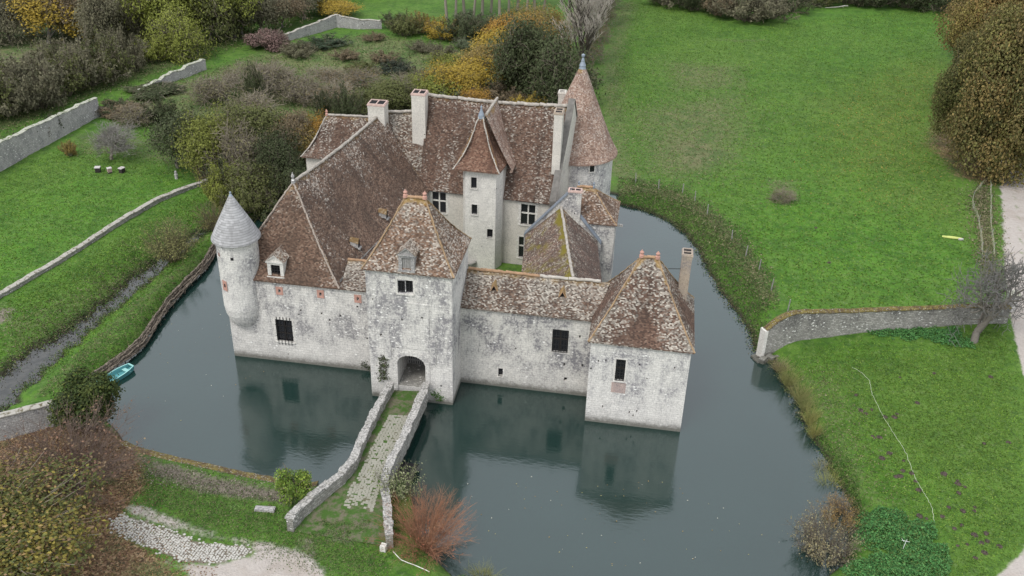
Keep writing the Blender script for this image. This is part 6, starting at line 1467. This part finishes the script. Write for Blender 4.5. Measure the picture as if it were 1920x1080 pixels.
plant('sprig', 752, 930, 76, 84, (1, 1, 1), 'loose pale green shrub against the right parapet above the red willow', 'pale_shrub', 'shrub', ttint=(.13, .12, .1))
leafy('roundbush', 85, 1.1, 1.1, 1.15, 16, 4200, .13, [(.10, .16, .03), (.14, .19, .035), (.075, .12, .025), (.19, .22, .06)], 0, .05, lr=(.3, .5), limbs=5, twig=80)
plant('roundbush', 553, 940, 58, 84, (1.5, 1.45, 1.3), 'small round bright green bush by the left parapet end', 'round_bush', 'bush', var=0)
stems('goatwillow', 86, 150, 3.0, .95, .016, 3800, [(.22, .2, .12), (.28, .24, .15), (.17, .16, .09), (.12, .11, .07), (.3, .25, .12)], .12, 5)
plant('goatwillow', 1548, 1010, 106, 128, (1, 1, 1), 'rounded grey-gold willow bush standing in the water on the right', 'grey_willow', 'shrub', ttint=(.16, .135, .11))
plant('goatwillow', 1580, 950, 76, 78, (1.25, .95, .6), 'tawny gold shrub behind the rounded willow bush', 'gold_shrub', 'shrub', ttint=(.2, .15, .1), rot=3)
stems('sallow', 87, 110, 3.2, .8, .016, 2400, [(.17, .17, .06), (.22, .21, .08), (.13, .14, .05)], .12, 4)
plant('sallow', 325, 478, 100, 100, (1, 1, 1), 'yellow-green osier bush growing over the stream', 'osier_bush', 'shrub', ttint=(.17, .15, .09))
plant('sallow', 405, 420, 70, 70, (.8, .75, .7), 'brownish osier bush on the dyke near the turret', 'osier_bush', 'shrub', ttint=(.15, .12, .09))
plant('orchard_tree', 1826, 643, 150, 195, (1, 1, 1), 'gnarled bare apple tree in front of the boundary wall', 'apple_tree', 'tree', ttint=(.9, .88, .85), rot=2.2)
plant('bare_tree', 1960, 600, 130, 120, (1, 1, 1), 'bare twiggy tree on the far side of the track at the right edge', 'bare_tree', 'tree', ttint=(.9, .88, .85), var=1)
# sedge tussocks along the right bank
stems('sedge', 88, 150, 1.5, .75, .012, 0, None, .1, 1, .25, .05)
for i, (x, y, w_, h_, c) in enumerate(((1478, 715, 44, 50, (.26, .27, .1)), (1500, 745, 50, 44, (0.232, 0.232, 0.093)), (1518, 790, 36, 48, (0.31, 0.31, 0.109)), (1527, 812, 32, 44, (0.279, 0.279, 0.093)), (1556, 895, 44, 50, (0.295, 0.31, 0.093)), (1508, 765, 40, 40, (0.232, 0.248, 0.093)), (1462, 690, 40, 36, (0.264, 0.232, 0.124)), (1545, 868, 36, 34, (0.264, 0.248, 0.109)))):
    plant('sedge', x, y, w_, h_, (1, 1, 1), 'tussock of yellow-green sedge on the right moat bank below the wall', 'sedge_tussock', 'tussock', 'sedge tussocks on the right moat bank', z=.5, ttint=c)
plant('sedge', 905, 1068, 60, 34, (1, 1, 1), 'spiky sedge tuft at the water on the near bank', 'sedge_tussock', 'tussock', z=.8, ttint=(.2, .21, .08))
# ---- ivy on walls
def ivy(name, pts, n, spread, label, size=.14, cols=DRK, group=None):
    rg = np.random.default_rng(n+len(label)); pts = [np.array(p) for p in pts]; i = rg.integers(0, len(pts), n); c = np.array([pts[j] for j in i])+rg.normal(0, 1, (n, 3))*np.array([spread, .07, spread*1.2])
    o = bpy.data.objects.new(name, leaves(rg, c, np.tile([0, -1., .2], (n, 1)), size, pal(rg, n, cols, .3))); COL.objects.link(o); return tag(o, label, 'ivy', group)
g_ = [onY(717+dx, y, 67.4)[:] for y in (672, 685, 698, 708) for dx in (-3, 2, 6)]
ivy('ivy', [(p[0], 67.38, p[2]) for p in g_], 420, .14, 'dark ivy plant climbing left of the gate arch', .15, [(.05, .07, .03), (.07, .09, .035), (.06, .05, .04)])
ivy('ivy', [(onY(x, y, 67.4).x, 67.38, onY(x, y, 67.4).z) for x, y in ((812, 738), (820, 742), (826, 748))], 130, .16, 'small green tuft growing on the wall right of the bridge', .15, [(.06, .13, .03), (.09, .16, .04)])
ivy('ivy', [(onY(x, y, 71.0).x, 71.0, onY(x, y, 71.0).z) for x, y in ((686, 685), (692, 690), (680, 682))], 90, .15, 'dark weed tuft at the waterline left of the gatehouse', .14)
for i, (x, y, h_, n) in enumerate(((108, 228, 2.4, 700), (90, 240, 1.6, 260), (23, 272, 2.4, 300), (40, 262, 2.6, 160), (2, 282, 2.3, 160))):
    p = P(x, y+26, 1.2); z = gz_(p.x, p.y)
    ivy('ivy', [(p.x+.3*j, p.y-.1-.2*j, z+h_-.3*q) for j in (-1, 0, 1) for q in (0, 1)], n, .45 if n > 400 else .28, ('big dark ivy clump near the middle of the tall left wall', 'brown withered creeper just left of the big ivy clump', 'dark ivy clump on the left part of the tall wall', 'small ivy sprig on the tall left wall', 'small ivy sprig at the very left end of the tall wall')[i], .24, DRK if i != 1 else [(.11, .09, .07), (.14, .11, .08)])
# ---- uncountable ground cover
def scatter(poly_px, n, z=1.25, seed=1, jit=0.):
    rg = np.random.default_rng(seed); poly = wp(poly_px, z); lo, hi = poly.min(0), poly.max(0); out = np.zeros((0, 2))
    while len(out) < n:
        q = rg.uniform(lo, hi, (n*2, 2)); q = q[sdist(q[:, 0], q[:, 1], poly) < rg.normal(0, .25+jit, len(q))]; out = np.concatenate([out, q])
    return out[:n], rg
def cover(name, polys, n, hmax, size, cols, cl, seed, up=.9, cat=None, clump=.0, z=1.25, jit=.7, edge=0.):
    C, CC = [], []
    for i, pl in enumerate(polys):
        q, rg = scatter(pl, n//len(polys), z, seed+i, jit); ok = sdist(q[:, 0], q[:, 1], moat) > -.35; q = q[ok]
        if edge: q = q[sdist(q[:, 0], q[:, 1], wp(pl, z)) < edge*.25+edge*1.3*undul(q[:, 0], q[:, 1], 2.9, 8)+edge*.6*undul(q[:, 0], q[:, 1], 1.1, 20)]
        zz = height(q[:, 0], q[:, 1])
        bump = .5+.5*undul(q[:, 0], q[:, 1], 1.6, 22)+.25*undul(q[:, 0], q[:, 1], .7, 28)
        hh = rg.uniform(0, 1, len(q))**.6*hmax*np.clip(bump, .15, 1.3)
        C.append(np.c_[q, zz+hh+.03]); CC.append(pal(rg, len(q), cols, .35))
    c = np.concatenate(C); cc = np.concatenate(CC); rg = np.random.default_rng(seed+99)
    o = bpy.data.objects.new(name, leaves(rg, c, rg.normal(0, .6, c.shape)+np.array([0, 0, .3]), size, cc, up, name)); COL.objects.link(o)
    return tag(o, cl, cat or 'ground cover', kind='stuff')
NET = [(.055, .165, .045), (.08, .21, .06), (.04, .115, .035), (.105, .235, .07)]
cover('nettles', [[(1600, 960), (1660, 952), (1720, 975), (1775, 1020), (1780, 1070), (1700, 1100), (1590, 1090), (1580, 1060), (1660, 1030), (1610, 1000)]], 21000, .5, .17, NET+[(.08, .13, .035)], 'lush dark green nettle patch in the bottom right', 5, jit=.9, edge=.75)
cover('nettles', [[(1625, 622), (1700, 610), (1790, 612), (1815, 640), (1830, 655), (1780, 650), (1740, 632), (1660, 634)]], 6000, .4, .17, NET, 'dark green nettle strip along the foot of the boundary wall', 6, edge=.7)
SCR = [(.06, .065, .03), (.085, .085, .04), (.11, .1, .055), (.05, .07, .028), (.13, .11, .07), (.07, .06, .045)]
cover('bank_scrub', [[(1152, 350), (1210, 358), (1265, 378), (1310, 405), (1345, 445), (1385, 495), (1420, 540), (1440, 580), (1440, 625), (1418, 640), (1400, 585), (1350, 520), (1320, 470), (1285, 428), (1235, 396), (1155, 376)]], 13000, .22, .15, SCR+[(.06, .12, .022)]*4+[(.14, .135, .065)]*2, 'brown and green brambly scrub along the far moat bank', 7, .5)
GRS = [(.05, .11, .022), (.075, .14, .03), (.11, .15, .045), (.15, .16, .07), (.04, .085, .02)]
DRY = [(.14, .135, .065), (.19, .17, .09), (.1, .12, .045), (.24, .21, .13), (.08, .1, .035)]
cover('stream_herbage', [[(0, 640), (90, 590), (180, 545), (230, 490), (310, 440), (330, 470), (290, 500), (250, 525), (200, 560), (130, 610), (80, 650), (0, 690)], [(150, 520), (220, 460), (300, 420), (350, 450), (240, 530), (190, 560)]], 7000, .12, .13, SCR+GRS+GRS, 'rough weedy herbage along the stream bank', 8, .5)
cover('dyke_grass', [[(60, 740), (150, 655), (250, 565), (350, 485), (400, 455), (395, 480), (330, 545), (260, 635), (190, 700), (110, 740)]], 9000, .12, .13, GRS+DRY[:2], 'short mixed grass on the dyke between stream and moat', 9, .5)
cover('rough_grass', [[(200, 190), (390, 130), (520, 90), (700, 60), (900, 95), (1000, 130), (1060, 200), (1000, 260), (700, 260), (480, 320), (330, 260), (240, 230)]], 26000, .3, .26, DRY+GRS+SCR[:3], 'rough tawny grass and scrub beyond the castle', 10, .5)
cover('bank_grass', [[(0, 185), (190, 110), (400, 35), (520, 60), (400, 105), (180, 178), (0, 262)]], 12000, .35, .26, DRY+GRS, 'long tawny grass between the hedge and the tall left wall', 14, .5)
cover('meadow_edge_grass', [[(1160, 330), (1260, 350), (1330, 390), (1400, 450), (1460, 560), (1430, 580), (1370, 480), (1300, 410), (1240, 375), (1160, 350)]], 9000, .3, .2, DRY+GRS, 'dry tussocky grass along the wire fence', 11, .5)
cover('bank_grass', [[(855, 1068), (960, 1076), (1300, 1080), (1560, 1074), (1560, 1130), (850, 1130)], [(1500, 790), (1540, 830), (1580, 890), (1620, 950), (1560, 880), (1510, 810)]], 14000, .28, .13, GRS, 'fresh grass along the near and right water edge', 12, .5, z=1.1)
cover('lawn_grass', [[(270, 880), (420, 925), (530, 950), (560, 975), (620, 950), (720, 950), (720, 1100), (600, 1060), (480, 1015), (330, 975), (260, 930)]], 18000, .1, .1, GRS+[(.12, .12, .05), (.16, .15, .08)], 'worn grass in front of the bridge', 13, .5)
LIT = [(.12, .06, .04), (.18, .09, .055), (.24, .14, .08), (.3, .2, .1), (.09, .05, .035), (.26, .2, .08)]
cover('fallen_leaves', [[(150, 830), (260, 870), (290, 930), (240, 960), (330, 1030), (400, 1090), (300, 1120), (60, 1120), (-50, 1000), (-50, 800)], [(60, 770), (220, 810), (250, 860), (150, 880), (30, 850)]], 22000, .05, .12, LIT, 'carpet of brown fallen leaves at the lower left', 15, .9)
cover('dead_stalks', [[(258, 854), (330, 872), (430, 896), (540, 918), (550, 944), (430, 928), (340, 911), (280, 889)]], 2600, .2, .13, [(.2, .17, .14), (.27, .23, .19), (.12, .1, .07), (.07, .11, .03)], 'greyish dead stalks behind the mossy retaining wall', 16, .4)
cover('strip_hay', [[(1852, 340), (1828, 362), (1824, 385), (1836, 415), (1842, 478), (1850, 530), (1866, 530), (1862, 470), (1858, 400)]], 4500, .35, .22, DRY+[(.2, .16, .12)], 'dry straw-coloured growth between the netting fences', 17, .4)
WD = [(.5, .48, .4), (.4, .34, .15), (.3, .2, .08)]
rg = np.random.default_rng(41); q = np.concatenate([scatter([(860, 900), (1250, 900), (1500, 1000), (1400, 1060), (900, 1060)], 70, 0, 3)[0], scatter([(260, 650), (420, 520), (500, 700), (300, 840)], 35, 0, 4)[0]])
q = q[sdist(q[:, 0], q[:, 1], moat) < -.5]; c = np.c_[q, np.full(len(q), .012)]
o = bpy.data.objects.new('floating_leaves', leaves(rg, c, np.tile([0, 0, 30.], (len(c), 1)), .11, pal(rg, len(c), WD), 5.)); COL.objects.link(o); tag(o, 'scattered pale leaves floating on the moat', 'leaves', kind='stuff')

plant('thicket', 1466, 372, 52, 34, C_['gry'], 'small bare scrub clump alone in the big meadow', 'scrub_clump', 'scrub', var=1)
MGR = [(.062, .126, .014), (.098, .18, .02), (.125, .21, .028), (.15, .215, .042), (.05, .10, .014), (.08, .158, .018)]
def gridval(A, q): i = np.clip(np.searchsorted(xs, q[:, 0]), 0, len(xs)-1); j = np.clip(np.searchsorted(ys, q[:, 1]), 0, len(ys)-1); return A[j, i][:, None]
def meadow(polys, n, size, label, seed):
    C, CC = [], []
    for i, pl in enumerate(polys):
        q, rg = scatter(pl, n, 1.25, seed+i, .8); q = q[sdist(q[:, 0], q[:, 1], moat) > .2]; q = q[gridval(gravel, q)[:, 0] < .3]; zz = height(q[:, 0], q[:, 1])
        tone = (1+.28*undul(q[:, 0], q[:, 1], 13, 30)+.2*undul(q[:, 0], q[:, 1], 3.1, 24))[:, None]
        c = pal(rg, len(q), MGR, .25)*tone; d = pal(rg, len(q), DRY, .3); y = pal(rg, len(q), [(.3, .22, .06), (.12, .15, .03), (.1, .15, .03)], .3)
        r = np.clip(gridval(rough, q)*1.15, 0, 1); c = np.where(rg.random((len(q), 1)) < r, d, c); c = np.where(rg.random((len(q), 1)) < gridval(leafmask, q)*.5, y, c)
        C.append(np.c_[q, zz+rg.uniform(.0, .07, len(q))]); CC.append(c)
    c = np.concatenate(C); rg = np.random.default_rng(seed)
    o = bpy.data.objects.new('meadow_grass', leaves(rg, c, rg.normal(0, .5, c.shape)+np.array([0, 0, .2]), size, np.concatenate(CC), .7, 'meadow_grass')); COL.objects.link(o); tag(o, label, 'grass', kind='stuff')
meadow([[(1165, -10), (1240, -10), (1400, 60), (1480, 40), (1780, 10), (1760, 160), (1740, 260), (1780, 330), (1820, 400), (1860, 575), (1480, 585), (1440, 520), (1390, 440), (1330, 380), (1260, 345), (1160, 325), (1130, 200)]], 110000, .2, 'grass tufts of the big right-hand meadow', 50)
meadow([[(1480, 670), (1600, 640), (1740, 650), (1880, 600), (1900, 700), (1930, 860), (1920, 1020), (1850, 1090), (1780, 1090), (1780, 1010), (1720, 965), (1640, 930), (1590, 870), (1540, 800)]], 45000, .13, 'grass tufts of the lower right meadow', 51)
meadow([[(-60, 550), (0, 540), (100, 480), (240, 395), (370, 335), (330, 250), (200, 240), (100, 285), (-60, 350)], [(0, 570), (150, 485), (240, 425), (330, 380), (390, 350), (400, 440), (300, 520), (200, 600), (100, 690), (0, 700)]], 24000, .16, 'grass tufts of the left lawn and bank', 52)

def margin(name, pl, n, sig, hmax, size, cols, label, seed, off=.15):
    rg = np.random.default_rng(seed); pl = np.array(pl); L = np.linalg.norm(np.diff(pl, axis=0), axis=1); i = rg.choice(len(L), n, p=L/L.sum()); t = rg.random((n, 1))
    d = np.diff(pl, axis=0)[i]; nn = np.c_[-d[:, 1], d[:, 0]]/(np.linalg.norm(d, axis=1, keepdims=True)+1e-9)
    q = pl[i]+d*t; clump = undul(q[:, 0], q[:, 1], 2.3, 26); keep = rg.random(n) < .35+.6*(clump > 0); q = (q+nn*rg.normal(off, sig, (n, 1)))[keep]; clump = clump[keep]
    z = np.maximum(height(q[:, 0], q[:, 1]), -.02)+rg.uniform(0, 1, len(q))*hmax*(.6+.8*np.clip(clump, 0, 1))
    o = bpy.data.objects.new(name, leaves(rg, np.c_[q, z], rg.normal(0, .6, (len(q), 3)), size, pal(rg, len(q), cols, .35), .5, name)); COL.objects.link(o); tag(o, label, 'weeds', kind='stuff')
h_ = len(stream)//2
margin('stream_weeds', stream[:h_], 9000, .5, .5, .17, SCR+GRS, 'weeds overhanging one edge of the stream', 61, 0.); margin('stream_weeds', stream[h_:], 8000, .45, .35, .15, GRS+SCR[:2], 'weeds overhanging the dyke edge of the stream', 62, 0.)
rb = [k_ for k_ in range(31, len(moat_px))]
margin('moat_weeds', moat[rb], 9000, .35, .4, .15, SCR+GRS+DRY, 'weeds and dead stems along the edge of the right moat bank', 63, 0.)
